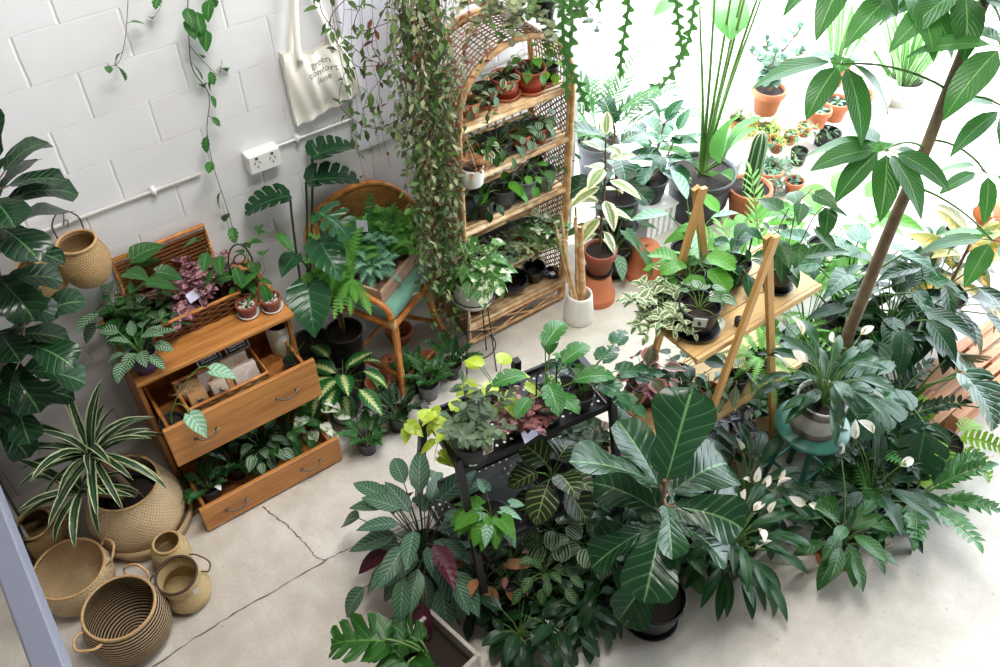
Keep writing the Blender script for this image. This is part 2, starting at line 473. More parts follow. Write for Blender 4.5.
PARTNAME = {'nursery': 'nursery_pot', 'terra': 'terracotta_pot', 'cyl': 'planter', 'taper': 'planter', 'bowl': 'bowl'}

def make_pot(root, kind, r, h, mat, soil=True, saucer=None, seg=24, square=False):
    z = 0.0
    if saucer:
        sm = MB(); sm.lathe(pot_prof('saucer', saucer[1] if len(saucer) > 1 else r * 1.05, .02), seg); sm.build('saucer', M[saucer[0]], root); z = .006
    m = MB(); m.lathe([(a, b + z) for a, b in pot_prof(kind, r, h)], seg)
    o = m.build(PARTNAME[kind], M[mat], root)
    zs = z + h - (.022 if kind != 'bowl' else .3 * h)
    if soil:
        R = Rng(int(r * 1e4)); k = .86 * r
        sm = MB(); th = np.linspace(0, 2 * PI, 16, endpoint=False)
        rr = np.array([.02, .35, .7, 1.0]) * k
        P = np.zeros((4, 16, 3))
        for i, q in enumerate(rr):
            P[i, :, 0] = q * np.cos(-th); P[i, :, 1] = q * np.sin(-th); P[i, :, 2] = zs + np.array([R.uniform(-.004, .005) for _ in th]) * (i < 3)
        sm.grid(P, None, closed=True); sm.build('potting_soil', M['soil'], root)
    return zs

def care_tag(root, p, az, w=.035, h=.06, mat='tag_white', tilt=.25, name='care_label'):
    """printed card stuck in the soil"""
    m = MB(); ca, sa = math.cos(az), math.sin(az)
    R = np.array([[-sa, -ca * 1, 0], [ca, -sa, 0], [0, 0, 1.0]])
    R = np.stack([np.array([-sa, ca, 0]), np.array([ca * math.cos(tilt), sa * math.cos(tilt), math.sin(tilt)]) * 1.0, np.array([-ca * math.sin(tilt), -sa * math.sin(tilt), math.cos(tilt)])], 1)
    m.box(np.array(p) + np.array([0, 0, h * .5]), (w, .0016, h), R)
    return m.build(name, M[mat], root, smooth=False)

def pot_sticker(root, r, h, az, z=.35, w=.6, hh=.3, mat='tag_white', kind='nursery'):
    """barcode label stuck to the outside of a pot"""
    m = MB(); k = 6; th = np.linspace(az - w / 2, az + w / 2, k)
    P = np.zeros((2, k, 3))
    for i, f in enumerate((z, z + hh)):
        rr = r * (.74 + .21 * f) + .0012
        P[i, :, 0] = rr * np.cos(th); P[i, :, 1] = rr * np.sin(th); P[i, :, 2] = f * h + .004
    m.grid(P[:, ::-1] * 1.0, np.stack(np.meshgrid(np.linspace(0, 1, k), [0, 1]), -1).astype(float))
    m.build('barcode_sticker', M[mat], root)

def potted(name, label, cat, px, py, z0, pot, r, h, potm, fn, group=None, saucer=None, seed=None, soil=True, xy=None, lean=0, sticker=None, rim=True, **kw):
    """a pot whose rim centre shows at photo pixel (px, py) and that stands on height z0"""
    P = at(px, py, z0 + (h if rim else 0)) if xy is None else np.array([xy[0], xy[1], z0])
    root = thing(name, label, cat, (P[0], P[1], z0), 0, group)
    zs = make_pot(root, pot, r, h, potm, soil, saucer)
    R = Rng(seed if seed is not None else sum(map(ord, label)))
    fn(root, np.array([0, 0, zs]), R, **kw)
    if sticker is not None: pot_sticker(root, r, h, *sticker)
    return root

def fin(root, ml, ms, lm, sm='stem', fname='foliage', sname='stems'):
    if ms is not None and ms.n: ms.build(sname, M[sm], root)
    if ml.n: ml.build(fname, M[lm], root)

# habits as closures: each returns fn(root, c, R)
def h_ros(lm, sm='stem', **k):
    def fn(root, c, R):
        a, b = MB(), MB(); rosette(a, b, c, R, **k); fin(root, a, b, lm, sm)
    return fn
def h_spray(lm, sm='stem', **k):
    def fn(root, c, R):
        a, b = MB(), MB(); spray(a, b, c, R, **k); fin(root, a, b, lm, sm)
    return fn
def h_pin(lm, sm='stem', **k):
    def fn(root, c, R):
        a, b = MB(), MB(); pinnate(a, b, c, R, **k); fin(root, a, b, lm, sm)
    return fn
def h_cane(lm, sm='bark', pts=None, **k):
    def fn(root, c, R):
        a, b = MB(), MB(); cane(a, b, [c + np.array(p) for p in pts], R, **k); fin(root, a, b, lm, sm, sname='trunk')
    return fn
def h_vines(lm, paths, sm='stem', ros=None, **k):
    """trailing stems along local paths, plus an optional rosette at the crown"""
    def fn(root, c, R):
        a, b = MB(), MB()
        for p in paths: vine(a, b, [c] + [c + np.array(q) for q in p], R, **k)
        if ros: rosette(a, b, c, R, **ros)
        fin(root, a, b, lm, sm)
    return fn
def h_strap(lm, n=30, L=.3, W=.025, el=(.1, 1.4), droop=1.2, r0=.01, **k):
    def fn(root, c, R):
        a = MB(); rosette(a, None, c, R, n=n, pet=(0, 0), L=L, W=W, el=el, tilt=0, droop=droop, r0=r0, lk=dict(shp='strap', rows=9, cols=5, fold=.25, **k)); fin(root, a, None, lm)
    return fn
def h_mix(*fns):
    def fn(root, c, R):
        for f in fns: f(root, c, R)
    return fn
def h_none(root, c, R): pass
# ------------------------------------------------------------------ materials in use
M = {}
def _mats():
    M['pine'] = wood('pine', '#a2662f', '#cf8f4e', 'X', .42)
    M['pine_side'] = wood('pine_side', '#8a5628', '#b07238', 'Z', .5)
    M['oak'] = wood('light_timber', '#c49b62', '#dcb87e', 'X', .5)
    M['oakleg'] = wood('light_timber_leg', '#b98a4c', '#cfa163', 'Z', .5)
    M['pallet'] = wood('pallet_timber', '#b9794d', '#dba882', 'X', .7)
    M['crate'] = wood('crate_timber', '#9c7660', '#c5a28c', 'X', .7)
    M['rattan'] = rattan('rattan', '#b58657', '#ddb586')
    M['rattan_warm'] = rattan('rattan_warm', '#a9642a', '#d08c45')
    M['bamboo'] = rattan('bamboo', '#bd9668', '#e2c49a')
    M['lattice'] = plain('cane_lattice', '#8f6a44', .6, .15, 30)
    M['wicker_dark'] = weave('wicker_dark', '#7a4a2a', '#a86f42', 30, 60, .35)
    M['wicker_tray'] = weave('wicker_tray', '#a8713c', '#cf9a5c', 40, 90, .5)
    M['wicker_chair'] = weave('wicker_chair', '#8a5a30', '#b98448', 60, 90, .5)
    M['seagrass'] = weave('seagrass', '#c0a37c', '#e3cba6', 64, 95, .62)
    M['straw'] = weave('straw', '#c7aa78', '#e8d2a2', 70, 110, .65)
    M['seagrass_brown'] = weave('seagrass_brown', '#a58458', '#cfae80', 50, 95, .55)
    M['seagrass_black'] = weave('seagrass_black', '#b79b78', '#d6bd98', 110, 130, .55, ('#2a2426', -1.0))
    M['rope'] = plain('rope', '#bf9a6c', .8, .15, 60, bump=.3)
    M['rope_dark'] = plain('rope_dark', '#4a3426', .8, .15, 60)
    M['terra'] = plain('terracotta', '#c0714c', .75, .12, 9, bump=.1)
    M['terra_red'] = plain('terracotta_plastic', '#a9472f', .5, .08, 9)
    M['terra_dark'] = plain('terracotta_dark', '#8e4a36', .7, .12, 9)
    M['pebble'] = plain('pale_pebble', '#d8cfc0', .7, .12, 40)
    M['black'] = plain('black_plastic', '#1c1d20', .38, .05, 9)
    M['charcoal'] = plain('charcoal_plastic', '#3b3c40', .5, .06, 9)
    M['gray_pot'] = plain('gray_plastic', '#6b6d70', .5, .06, 9)
    M['blue_pot'] = plain('navy_plastic', '#1f2850', .35, .05, 9)
    M['purple_pot'] = plain('purple_plastic', '#4a4060', .3, .05, 9)
    M['glazed_black'] = plain('black_glaze', '#14171f', .15, .05, 9)
    M['ceramic'] = plain('white_ceramic', '#e6e4de', .35, .02, 9)
    M['ceramic_mint'] = plain('pale_ceramic', '#dfe5da', .4, .03, 20)
    M['pot_teal'] = plain('teal_glaze', '#6fb5ae', .3, .05, 9)
    M['pot_gray_white'] = plain('stone_white', '#bdb9b6', .7, .08, 30)
    M['pot_brown'] = plain('stone_brown', '#5d5350', .7, .08, 30)
    M['blackmetal'] = plain('black_metal', '#15161a', .4, .05, 9, spec=.5)
    M['wire'] = plain('black_wire', '#101114', .45, .02, 9)
    M['chrome'] = plain('pewter', '#8c8a86', .3, .1, 30, metal=1.0)
    M['pewter_dark'] = plain('dark_pewter', '#6a665f', .45, .1, 30, metal=1.0)
    M['greenpaint'] = plain('green_paint', '#2f6a5c', .35, .06, 9)
    M['greencloth'] = plain('green_canvas', '#74a794', .85, .05, 40, bump=.15)
    M['soil'] = plain('potting_mix', '#2b201a', .95, .35, 90, bump=.6)
    M['white'] = plain('white_plastic', '#e4e4e2', .45, .01, 9)
    M['paintwhite'] = plain('white_paint', '#eceae8', .55, .02, 9)
    M['panel'] = plain('white_board', '#e6e4f0', .5, .02, 4)
    M['socket'] = plain('socket_slot', '#55504c', .5, .02, 9)
    M['tag_white'] = plain('card_white', '#eceae6', .6, .02, 60)
    M['tag_brown'] = plain('card_photo', '#8a6f5c', .5, .3, 60)
    M['tag_green'] = plain('card_green', '#a9bd6a', .5, .2, 80)
    M['tag_red'] = plain('card_red', '#d0474a', .5, .1, 30)
    M['tag_lilac'] = plain('card_lilac', '#d9d8ee', .6, .05, 60)
    M['slate'] = plain('chalkboard', '#26352c', .7, .1, 40)
    M['chalk'] = plain('chalk', '#d9d6e2', .8, .1, 90)
    M['kraft'] = plain('kraft_paper', '#b78a5c', .8, .08, 40)
    M['kraft_pale'] = plain('pale_paper', '#cdb9a4', .8, .08, 40)
    M['cello'] = plain('printed_pouch', '#c9bab0', .25, .15, 60)
    M['ink'] = plain('dark_print', '#3c4248', .7, .1, 60)
    M['canvas'] = plain('cotton_canvas', '#f3f0e6', .9, .02, 12, bump=.05)
    M['canvas_ink'] = plain('canvas_print', '#8d8a80', .9, .05, 40)
    M['stem'] = plain('green_stem', '#5d7f3c', .5, .1, 20)
    M['stem_dark'] = plain('dark_stem', '#2f4a2c', .5, .1, 20)
    M['stem_brown'] = plain('brown_stem', '#5a4230', .7, .15, 30)
    M['stem_red'] = plain('red_stem', '#7a4a3c', .6, .15, 30)
    M['bark'] = plain('bark', '#85705a', .85, .34, 16, bump=.6)
    M['spathe'] = leafm('spathe', '#f0eee2', '#d8e0b8', rough=.5, trans=.25, var=.03, vein=.12)
    M['spadix'] = plain('spadix', '#d9cf95', .7, .1, 60)
    M['railpaint'] = plain('gray_steel_paint', '#686b7a', .45, .04, 4)
    M['concrete_box'] = plain('pale_concrete', '#a99f96', .85, .16, 40, bump=.4)
    M['pearl'] = plain('gravel_brown', '#6d4a3c', .8, .3, 90, bump=.5)
    # leaves
    M['fig'] = leafm('fiddle', '#24502f', '#6f9a62', rough=.27, freq=7, vein=.6, trans=.22)
    M['figdark'] = leafm('fiddle_dark', '#1d3f26', '#5c8a50', rough=.25, freq=7, vein=.45, trans=.2)
    M['deep'] = leafm('deep_green', '#1d4a28', '#3f7a44', rough=.28, freq=10, vein=.3, trans=.25)
    M['lily'] = leafm('peace_lily', '#245a2c', '#4f8a48', rough=.22, freq=12, vein=.3, trans=.3)
    M['green'] = leafm('mid_green', '#356f30', '#6ea45a', rough=.35, vein=.4)
    M['bright'] = leafm('bright_green', '#5da838', '#93c866', rough=.4, trans=.4)
    M['lime'] = leafm('lime', '#a8c63c', '#d5e47a', rough=.4, trans=.4, pat='splash', freq=3, wid=.52)
    M['heart'] = leafm('heart', '#2f6b40', '#6fa578', rough=.25, vein=.35, freq=6)
    M['syng'] = leafm('syngonium', '#6fae8a', '#cfe6d3', rough=.45, pat='pinnate', freq=6, amt=.55)
    M['marble'] = leafm('marble', '#4f9440', '#e6ecca', pat='splash', freq=5, wid=.53, rough=.4)
    M['white_leaf'] = leafm('white_marble', '#69a558', '#f0f2e2', pat='splash', freq=4, wid=.47, rough=.4)
    M['silver'] = leafm('silver_stripe', '#2b6438', '#b4d4b4', pat='pinnate', freq=8, amt=.75, wid=.42, rough=.35)
    M['dieff'] = leafm('dieffenbachia', '#2a7434', '#d9e69c', pat='center', freq=9, wid=.38, amt=.9, rough=.33)
    M['drac'] = leafm('dracaena', '#234f2e', '#cbd3a4', pat='margin', wid=.62, rough=.33, vein=.05, trans=.2)
    M['pink'] = leafm('pink_spot', '#6e4650', '#dba3ae', pat='splash', freq=9, wid=.47, rough=.6, var=.35)
    M['pinkvein'] = leafm('pink_vein', '#7d3f48', '#d9a08f', pat='pinnate', freq=8, wid=.25, rough=.6, vein=.8)
    M['begonia'] = leafm('begonia', '#5a6a3a', '#c47f78', pat='margin', wid=.6, rough=.4, var=.4, under='#8a4048')
    M['stro'] = leafm('stromanthe', '#4a7a58', '#a9c9b6', pat='pinnate', freq=9, wid=.3, amt=.28, rough=.36, under='#7a2f48')
    M['calathea'] = leafm('calathea', '#2c4022', '#93aa5c', pat='pinnate', freq=6, wid=.16, amt=.75, rough=.35, under='#6a3038', vein=.7)
    M['melon'] = leafm('watermelon', '#25492c', '#a9bd96', pat='stripes', freq=9, wid=.55, amt=.8, rough=.3)
    M['fitt'] = leafm('mosaic', '#2c5a2e', '#93b878', pat='pinnate', freq=7, wid=.2, rough=.5, vein=.7)
    M['trad'] = leafm('inch_plant', '#2a2436', '#9aa39c', pat='stripes', freq=4.2, wid=.62, amt=.75, rough=.3, under='#5a2a5a', var=.2)
    M['peper'] = leafm('peperomia', '#3d6a44', '#a7c39e', pat='stripes', freq=7, wid=.6, amt=.7, rough=.35)
    M['pepervar'] = leafm('pepervar', '#5f8a52', '#e1e3c0', pat='margin', wid=.5, amt=.9, rough=.4)
    M['fern'] = leafm('fern', '#7cc65c', '#a4dc80', rough=.5, trans=.4, var=.25)
    M['ferndark'] = leafm('fern_dark', '#56a650', '#86c472', rough=.5, trans=.4, var=.25)
    M['fernblue'] = leafm('fern_blue', '#86c4a2', '#c5e6d0', rough=.5, trans=.3)
    M['fernlime'] = leafm('fern_lime', '#8fcb3c', '#c0e070', rough=.5, trans=.45)
    M['grev'] = leafm('gray_green', '#5f7d5a', '#94ab88', rough=.5, trans=.25, under='#8f9f8a', var=.3)
    M['rubvar'] = leafm('rubber_var', '#7a9a58', '#ece3c2', pat='margin', wid=.42, amt=.95, rough=.35)
    M['rubred'] = leafm('croton', '#7f8a34', '#d9a441', pat='center', wid=.3, freq=5, rough=.35, under='#b0653c', var=.4)
    M['zz'] = leafm('glossy', '#3c7d3e', '#6fae5e', rough=.2, trans=.2, vein=.2, var=.3)
    M['zzdark'] = leafm('glossy_dark', '#1c4424', '#3f7440', rough=.22, trans=.2, vein=.2, var=.3)
    M['monst'] = leafm('monstera', '#21502e', '#4d8a52', rough=.28, trans=.2, vein=.35, freq=8)
    M['adans'] = leafm('adansonii', '#3f8a3a', '#8fc070', rough=.33, trans=.35, freq=8, vein=.5)
    M['sell'] = leafm('lobed', '#316e26', '#6aa548', rough=.36, trans=.35, vein=.4)
    M['schef'] = leafm('umbrella', '#3d7f34', '#8cba6c', rough=.32, trans=.42, freq=10, vein=.35, sweep=.7)
    M['bird'] = leafm('strelitzia', '#5fa052', '#9cca86', rough=.3, trans=.4, freq=16, vein=.3)
    M['palm'] = leafm('palm', '#2c6a22', '#4f8a3a', rough=.45, trans=.4, vein=.1)
    M['snake'] = leafm('snake', '#5d9a52', '#c5d9a0', pat='margin', wid=.75, rough=.4, vein=.05)
    M['succ'] = leafm('succulent', '#5c8a6e', '#9cbca8', rough=.5, trans=.1, vein=.1)
    M['cactus'] = plain('cactus_skin', '#3e6e46', .6, .12, 25)
    M['cactus_rib'] = plain('cactus_rib', '#c3cdb0', .7, .1, 60)
    M['epi'] = leafm('fishbone', '#47803a', '#7aa85a', rough=.4, trans=.25, vein=.3, var=.1)
    M['hoya'] = leafm('trailing', '#4f7a3a', '#93a862', rough=.4, trans=.35, var=.5, vein=.3)
    M['hoyapale'] = leafm('trailing_pale', '#8a9a72', '#c5cba6', rough=.5, trans=.3, var=.4, vein=.2)
    M['hoyared'] = leafm('trailing_red', '#7a4a30', '#b08050', rough=.5, trans=.3, var=.4, vein=.2)
    M['dry'] = leafm('dry', '#9a7350', '#c09a70', rough=.7, trans=.2, var=.35)
    M['asp'] = leafm('asparagus', '#9fbf5a', '#c9dc94', rough=.5, trans=.4, var=.2)
    # perforated tray
    t = NT('perforated_metal'); sep = t.n('SeparateXYZ'); t.put(sep.inputs[0], t.coord())
    def cell(s):
        return t.math('SUBTRACT', t.math('FRACT', t.math('MULTIPLY', s, 1 / .034)), .5)
    a, b = cell(sep.outputs[0]), cell(sep.outputs[1])
    d = t.math('SQRT', t.math('ADD', t.math('MULTIPLY', a, a), t.math('MULTIPLY', b, b)))
    pb = t.n('BsdfPrincipled'); pb.inputs['Base Color'].default_value = lin('#15161a'); pb.inputs['Roughness'].default_value = .4
    tr = t.n('BsdfTransparent'); mx = t.n('MixShader')
    t.put(mx.inputs[0], t.math('LESS_THAN', d, .17)); t.t.links.new(pb.outputs[0], mx.inputs[1]); t.t.links.new(tr.outputs[0], mx.inputs[2])
    t.t.links.new(mx.outputs[0], t.out.inputs[0]); M['perf'] = t.m
    # concrete floor
    t = NT('concrete_floor'); oc = t.coord()
    a = t.noise(oc, 1.1, 6, .6); b = t.noise(oc, 9, 5, .6); c = t.noise(oc, 70, 3, .6)
    f = t.math('ADD', t.math('MULTIPLY', a, .55), t.math('ADD', t.math('MULTIPLY', b, .3), t.math('MULTIPLY', c, .15)))
    col = t.mix(t.ss(f, .32, .68), lin('#b5aca1'), lin('#d6d0c8'))
    sp = t.ss(t.noise(oc, 26, 2, .5), .69, .76)
    col = t.mix(t.math('MULTIPLY', sp, .45), col, lin('#7d746b'))
    sp2 = t.ss(t.noise(oc, 3.3, 5, .7), .63, .75)
    col = t.mix(t.math('MULTIPLY', sp2, .35), col, lin('#8f867c'))
    M['floor'] = t.bsdf(col, t.math('SUBTRACT', .75, t.math('MULTIPLY', b, .25)), bump=t.bump(f, .12, .01), spec=.3)
    M['crack'] = plain('crack', '#6b6157', .95, .2, 60)
    # painted block wall: 400 x 200 blocks with tooled joints
    t = NT('block_wall'); oc = t.coord(); sep = t.n('SeparateXYZ'); t.put(sep.inputs[0], oc)
    v = t.math('MULTIPLY', t.math('SUBTRACT', 2.4, sep.outputs[2]), 5.0)
    row = t.math('FLOOR', v); par = t.math('FLOORED_MODULO', row, 2.0)       # even rows: joints at odd u
    u = t.math('ADD', t.math('MULTIPLY', sep.outputs[0], 5.0), t.math('MULTIPLY', t.math('SUBTRACT', 1.0, par), 1.12))
    u = t.math('ADD', u, t.math('MULTIPLY', t.math('SUBTRACT', t.noise(oc, 14, 2), .5), .05))
    du = t.math('MULTIPLY', t.math('ABSOLUTE', t.math('SUBTRACT', t.math('FRACT', t.math('ADD', t.math('MULTIPLY', u, .5), .5)), .5)), .4)
    vn = t.math('ADD', v, t.math('MULTIPLY', t.math('SUBTRACT', t.noise(oc, 14, 2), .5), .06))
    dv = t.math('MULTIPLY', t.math('ABSOLUTE', t.math('SUBTRACT', t.math('FRACT', t.math('ADD', vn, .5)), .5)), .2)
    jv = t.math('SUBTRACT', 1.0, t.ss(du, .001, .009))
    jh = t.math('MULTIPLY', t.math('SUBTRACT', 1.0, t.ss(dv, .0, .006)), .16)
    n1 = t.noise(oc, 55, 4, .6); n2 = t.noise(oc, 5, 4, .6)
    hgt = t.math('SUBTRACT', t.math('ADD', t.math('MULTIPLY', n1, .06), t.math('MULTIPLY', n2, .10)), t.math('MAXIMUM', jv, jh))
    col = t.mix(n2, lin('#dcdce0'), lin('#e8e7e9'))
    M['wall'] = t.bsdf(col, .6, bump=t.bump(hgt, .6, .006), spec=.3)
    M['plaster'] = plain('white_plaster', '#dddcda', .8, .02, 3)
    M['gloom'] = plain('gray_render', '#77726c', .9, .04, 3)
    M['outside'] = plain('outside_concrete', '#cfcac2', .9, .1, 2)
_mats()
# ------------------------------------------------------------------ camera, light, room
cd = bpy.data.cameras.new('camera'); cam = bpy.data.objects.new('camera', cd); COL.objects.link(cam)
r, u, f = CAM_R
cam.matrix_world = Matrix(((r[0], u[0], -f[0], CAM_C[0]), (r[1], u[1], -f[1], CAM_C[1]), (r[2], u[2], -f[2], CAM_C[2]), (0, 0, 0, 1)))
cd.sensor_width = 36; cd.lens = 36 * FOC / 1000; cd.clip_start = .05
SC.camera = cam

vs = SC.view_settings
vs.view_transform = 'Standard'; vs.look = 'None'; vs.gamma = 1; vs.use_curve_mapping = False; vs.exposure = EXPO
SC.display_settings.display_device = 'sRGB'

w = bpy.data.worlds.new('sky'); SC.world = w; w.use_nodes = True
nt = w.node_tree; bg = nt.nodes['Background']
bg.inputs[0].default_value = (.80, .90, 1.0, 1); bg.inputs[1].default_value = SKY

sd = bpy.data.lights.new('sun', 'SUN'); sd.energy = SUN; sd.angle = .01; sd.color = (1, .95, .86)
so = bpy.data.objects.new('sun', sd); COL.objects.link(so)
so.rotation_euler = Vector((-math.cos(.95) * math.cos(.22), -math.cos(.95) * math.sin(.22), -math.sin(.95))).to_track_quat('-Z', 'Y').to_euler()

def area(name, loc, look, sx, sy, energy, col=(1, 1, 1), portal=False):
    l = bpy.data.lights.new(name, 'AREA'); l.shape = 'RECTANGLE'; l.size = sx; l.size_y = sy; l.energy = energy; l.color = col
    o = bpy.data.objects.new(name, l); COL.objects.link(o); o.location = loc
    o.rotation_euler = Vector(look).to_track_quat('-Z', 'Y').to_euler()
    l.cycles.is_portal = portal
    return o

X0, X1, Y0, XW, ZC, HD = -3.2, 7.6, -7.0, 2.75, 5.0, 4.7
area('doorway_portal', ((XW + X1) / 2, .02, HD / 2), (0, -1, 0), X1 - XW, HD, 1, portal=True)
area('doorway_portal', (X1 + .02, -3.2, HD / 2), (-1, 0, 0), 6.4, HD, 1, portal=True)

def slab(name, mat, lo, hi):
    m = MB(); lo = np.array(lo, float); hi = np.array(hi, float); m.box((lo + hi) / 2, hi - lo)
    return struct(m.build(name, M[mat], smooth=False))
slab('floor', 'floor', (X0, Y0, -.1), (X1, .15, 0))
slab('ground_outside', 'outside', (-8, .15, -.12), (40, 40, -.02)); slab('ground_outside', 'outside', (X1, -20, -.12), (40, .15, -.02))
slab('wall_back', 'wall', (X0, 0, 0), (XW, .15, ZC)); slab('wall_back_lintel', 'plaster', (XW, 0, HD), (X1, .15, ZC))
slab('wall_left', 'gloom', (X0 - .15, Y0, 0), (X0, .15, ZC)); slab('wall_front', 'gloom', (X0, Y0 - .15, 0), (X1, Y0, ZC))
slab('wall_right', 'plaster', (X1, Y0, 0), (X1 + .15, -6.4, ZC)); slab('wall_right_lintel', 'plaster', (X1, -6.4, HD), (X1 + .15, .15, ZC))
slab('ceiling', 'gloom', (X0, Y0, ZC), (X1, .15, ZC + .1))
# unseen fill lights added under the ceiling to brighten the floor
for q, (x, y) in enumerate(((.7, -2.3), (3.9, -1.6), (1.3, -1.5), (3.9, -.8))):
    t = thing('fill_light', ['added unseen fill light above the black plant rack', 'added unseen fill light above the doorway side', 'added unseen fill light over the cane chair', 'added unseen fill light over the bird of paradise'][q], 'fill light', (x, y, ZC - .1), 0)
    m = MB(); m.box((0, 0, .06), (1.5, .16, .06)); m.build('housing', M['paintwhite'], t, smooth=False, bevel=.006)
    o = area('fill_lamp', (x, y, ZC - .12), (0, 0, -1), 1.4, .12, FILL * (1.0 if x < 2 else .35), (1, .97, .92))

# crack and joint in the concrete
def crack(pts, wd, name):
    R = Rng(5); P = poly_smooth([at(*p) for p in pts], 60); m = MB(); G = np.zeros((60, 2, 3))
    T = np.gradient(P, axis=0); T /= np.linalg.norm(T, axis=1)[:, None]; N = np.stack([-T[:, 1], T[:, 0], T[:, 2] * 0], 1)
    for i in range(60):
        w_ = wd * R.uniform(.4, 1.2); o = N[i] * R.uniform(-.004, .004)
        G[i, 0] = P[i] + o - N[i] * w_; G[i, 1] = P[i] + o + N[i] * w_; G[i, :, 2] = .0012
    m.grid(G); struct(m.build(name, M['crack'], smooth=False))
crack([(262, 507), (280, 520), (292, 530), (305, 544), (315, 556), (325, 561)], .0035, 'floor_crack')
crack([(120, 690), (200, 635), (262, 598), (325, 561), (352, 548), (420, 520), (475, 498)], .004, 'floor_joint')
crack([(-20, 560), (12, 575), (30, 640), (40, 690)], .003, 'floor_joint')

# conduit, socket, hooks on the wall
m = MB(); zc = 1.395
m.tube([(-1.6, -.010, zc), (.52, -.010, zc)], .009, 8); m.tube([(.74, -.014, zc), (2.6, -.014, zc)], .006, 6)
for x in (-.9, -.3, .3, 1.0, 1.6): m.box((x, -.012, zc), (.02, .024, .045))
tag(m.build('wall_conduit', M['paintwhite']), 'thin white cable conduit running along the block wall', 'conduit')
px = at_y(259, 155, 0)
t = thing('power_outlet', 'white double power outlet box on the conduit', 'power outlet', (px[0], 0, px[2]))
m = MB(); m.box((0, -.03, 0), (.16, .06, .1)); m.build('outlet_box', M['white'], t, smooth=False, bevel=.006)
m = MB(); m.box((0, -.064, 0), (.15, .008, .09)); fp = m.build('face_plate', M['white'], t, smooth=False, bevel=.003)
m = MB()
for x in (-.038, .038):
    for dx, dz, a in ((-.012, .008, .5), (.012, .008, -.5), (0, -.012, 0)):
        c, s = math.cos(a), math.sin(a); m.box((x + dx, -.069, dz), (.004, .002, .012), np.array([[c, 0, s], [0, 1, 0], [-s, 0, c]]))
    m.box((x, -.069, .032), (.014, .006, .01))
m.build('socket_slots', M['socket'], fp, smooth=False)

# white board behind the hanging plant
a, b = at_y(346, 10), at_y(402, 132)
m = MB(); m.box(((a[0] + b[0]) / 2, -.012, b[2] + .55), (b[0] - a[0] + .1, .024, 1.1))
tag(m.build('wall_board', M['panel'], smooth=False, bevel=.004), 'white board on the wall behind the trailing vines', 'board')

# mezzanine rail in front of the baskets
t = thing('hand_rail', 'gray painted steel rail crossing the bottom left corner', 'rail', (-.645, -2.6, 0))
m = MB(); m.box((0, .05, 1.8), (.064, 5.08, .1)); m.build('top_rail', M['railpaint'], t, smooth=False, bevel=.006)
m = MB()
for y in (0, -2.3): m.box((0, y, .875), (.05, .05, 1.75)) if y == 0 else None
m.build('post', M['railpaint'], t, smooth=False, bevel=.004)

# tote bag
p0 = at_y(318, 75, -.05)
t = thing('tote_bag', 'cream canvas tote bag with gray lettering hung on the wall', 'bag', (p0[0], -.03, p0[2]))
def tote():
    R = Rng(3)
    n, k = 22, 26; G = np.zeros((n, k, 3)); G2 = np.zeros((n, k, 3))
    for i in range(n):
        for j in range(k):
            u = j / (k - 1) * 2 - 1; v = i / (n - 1)      # v 0 top
            wdt = .17 * (.90 + .12 * v)
            sag = -.030 * (1 - v) * (1 - abs(u)) * 1.4
            fold = .012 * math.sin(u * 7 + v * 2.2) * (1 - .4 * v) + .006 * math.sin(u * 15 - v * 5)
            x = u * wdt + .03 * v; z = .15 - .335 * v + sag + .028 * u * v
            y = -.012 - .03 * math.sin(min(1, v * 1.1) * PI) * (1 - u * u) ** .6 + fold
            G[i, j] = (x, y - .012, z); G2[i, j] = (x, .012 - .002 * (1 - u * u), z)
    m = MB(); m.grid(G); m.grid(G2[:, ::-1]); 
    m.grid(np.stack([G[:, 0], G2[:, 0]], 1)); m.grid(np.stack([G2[:, -1], G[:, -1]], 1)); m.grid(np.stack([G2[-1], G[-1]], 0)[:, ::-1])
    m.build('bag_body', M['canvas'], t)
    def strap(pts, y):
        P = poly_smooth(pts, 26); T = np.gradient(P, axis=0); G = np.zeros((26, 2, 3))
        for i in range(26):
            nn = np.array([T[i][2], 0, -T[i][0]]); nn /= np.linalg.norm(nn) + 1e-9
            G[i, 0] = P[i] - nn * .014; G[i, 1] = P[i] + nn * .014
            G[i, 1, 1] -= .006
        mm = MB(); mm.grid(G); o = mm.build('strap', M['canvas'], t); s = o.modifiers.new('s', 'SOLIDIFY'); s.thickness = .003
    strap([(-.085, -.045, .10), (-.075, -.03, .2), (-.045, -.016, .36), (-.005, -.012, .47), (.03, -.016, .36), (.075, -.03, .2), (.085, -.04, .10)], 0)
    strap([(-.11, -.002, .11), (-.085, -.004, .22), (-.04, -.004, .37), (-.004, -.004, .475), (.04, -.004, .37), (.09, -.004, .2), (.10, -.004, .10)], 0)
    for s, z, x in (('green', .055, .012), ('comfort', .018, .012), ('june', -.02, .018)):
        cu = bpy.data.curves.new('lettering', 'FONT'); cu.body = s; cu.size = .044; cu.align_x = 'CENTER'
        tmp = bpy.data.objects.new('lettering', cu); COL.objects.link(tmp)
        me = bpy.data.meshes.new_from_object(tmp); bpy.data.objects.remove(tmp)
        for vv in me.vertices:      # lay the print on the cloth
            X, Z = vv.co.x + x, vv.co.y + z
            u = X / .17; v = .3
            for _ in range(12):
                sag = -.030 * (1 - v) * (1 - abs(u)) * 1.4
                v = (.15 + sag + .028 * u * v - Z) / .335; u = (X - .03 * v) / (.17 * (.90 + .12 * v))
            y = -.012 - .03 * math.sin(min(1, v * 1.1) * PI) * max(0, 1 - u * u) ** .6 + .012 * math.sin(u * 7 + v * 2.2) * (1 - .4 * v) + .006 * math.sin(u * 15 - v * 5)
            vv.co = (X, y - .0145, Z)
        me.materials.clear(); me.materials.append(M['canvas_ink'])
        o = bpy.data.objects.new('lettering', me); COL.objects.link(o); o.parent = t
tote()
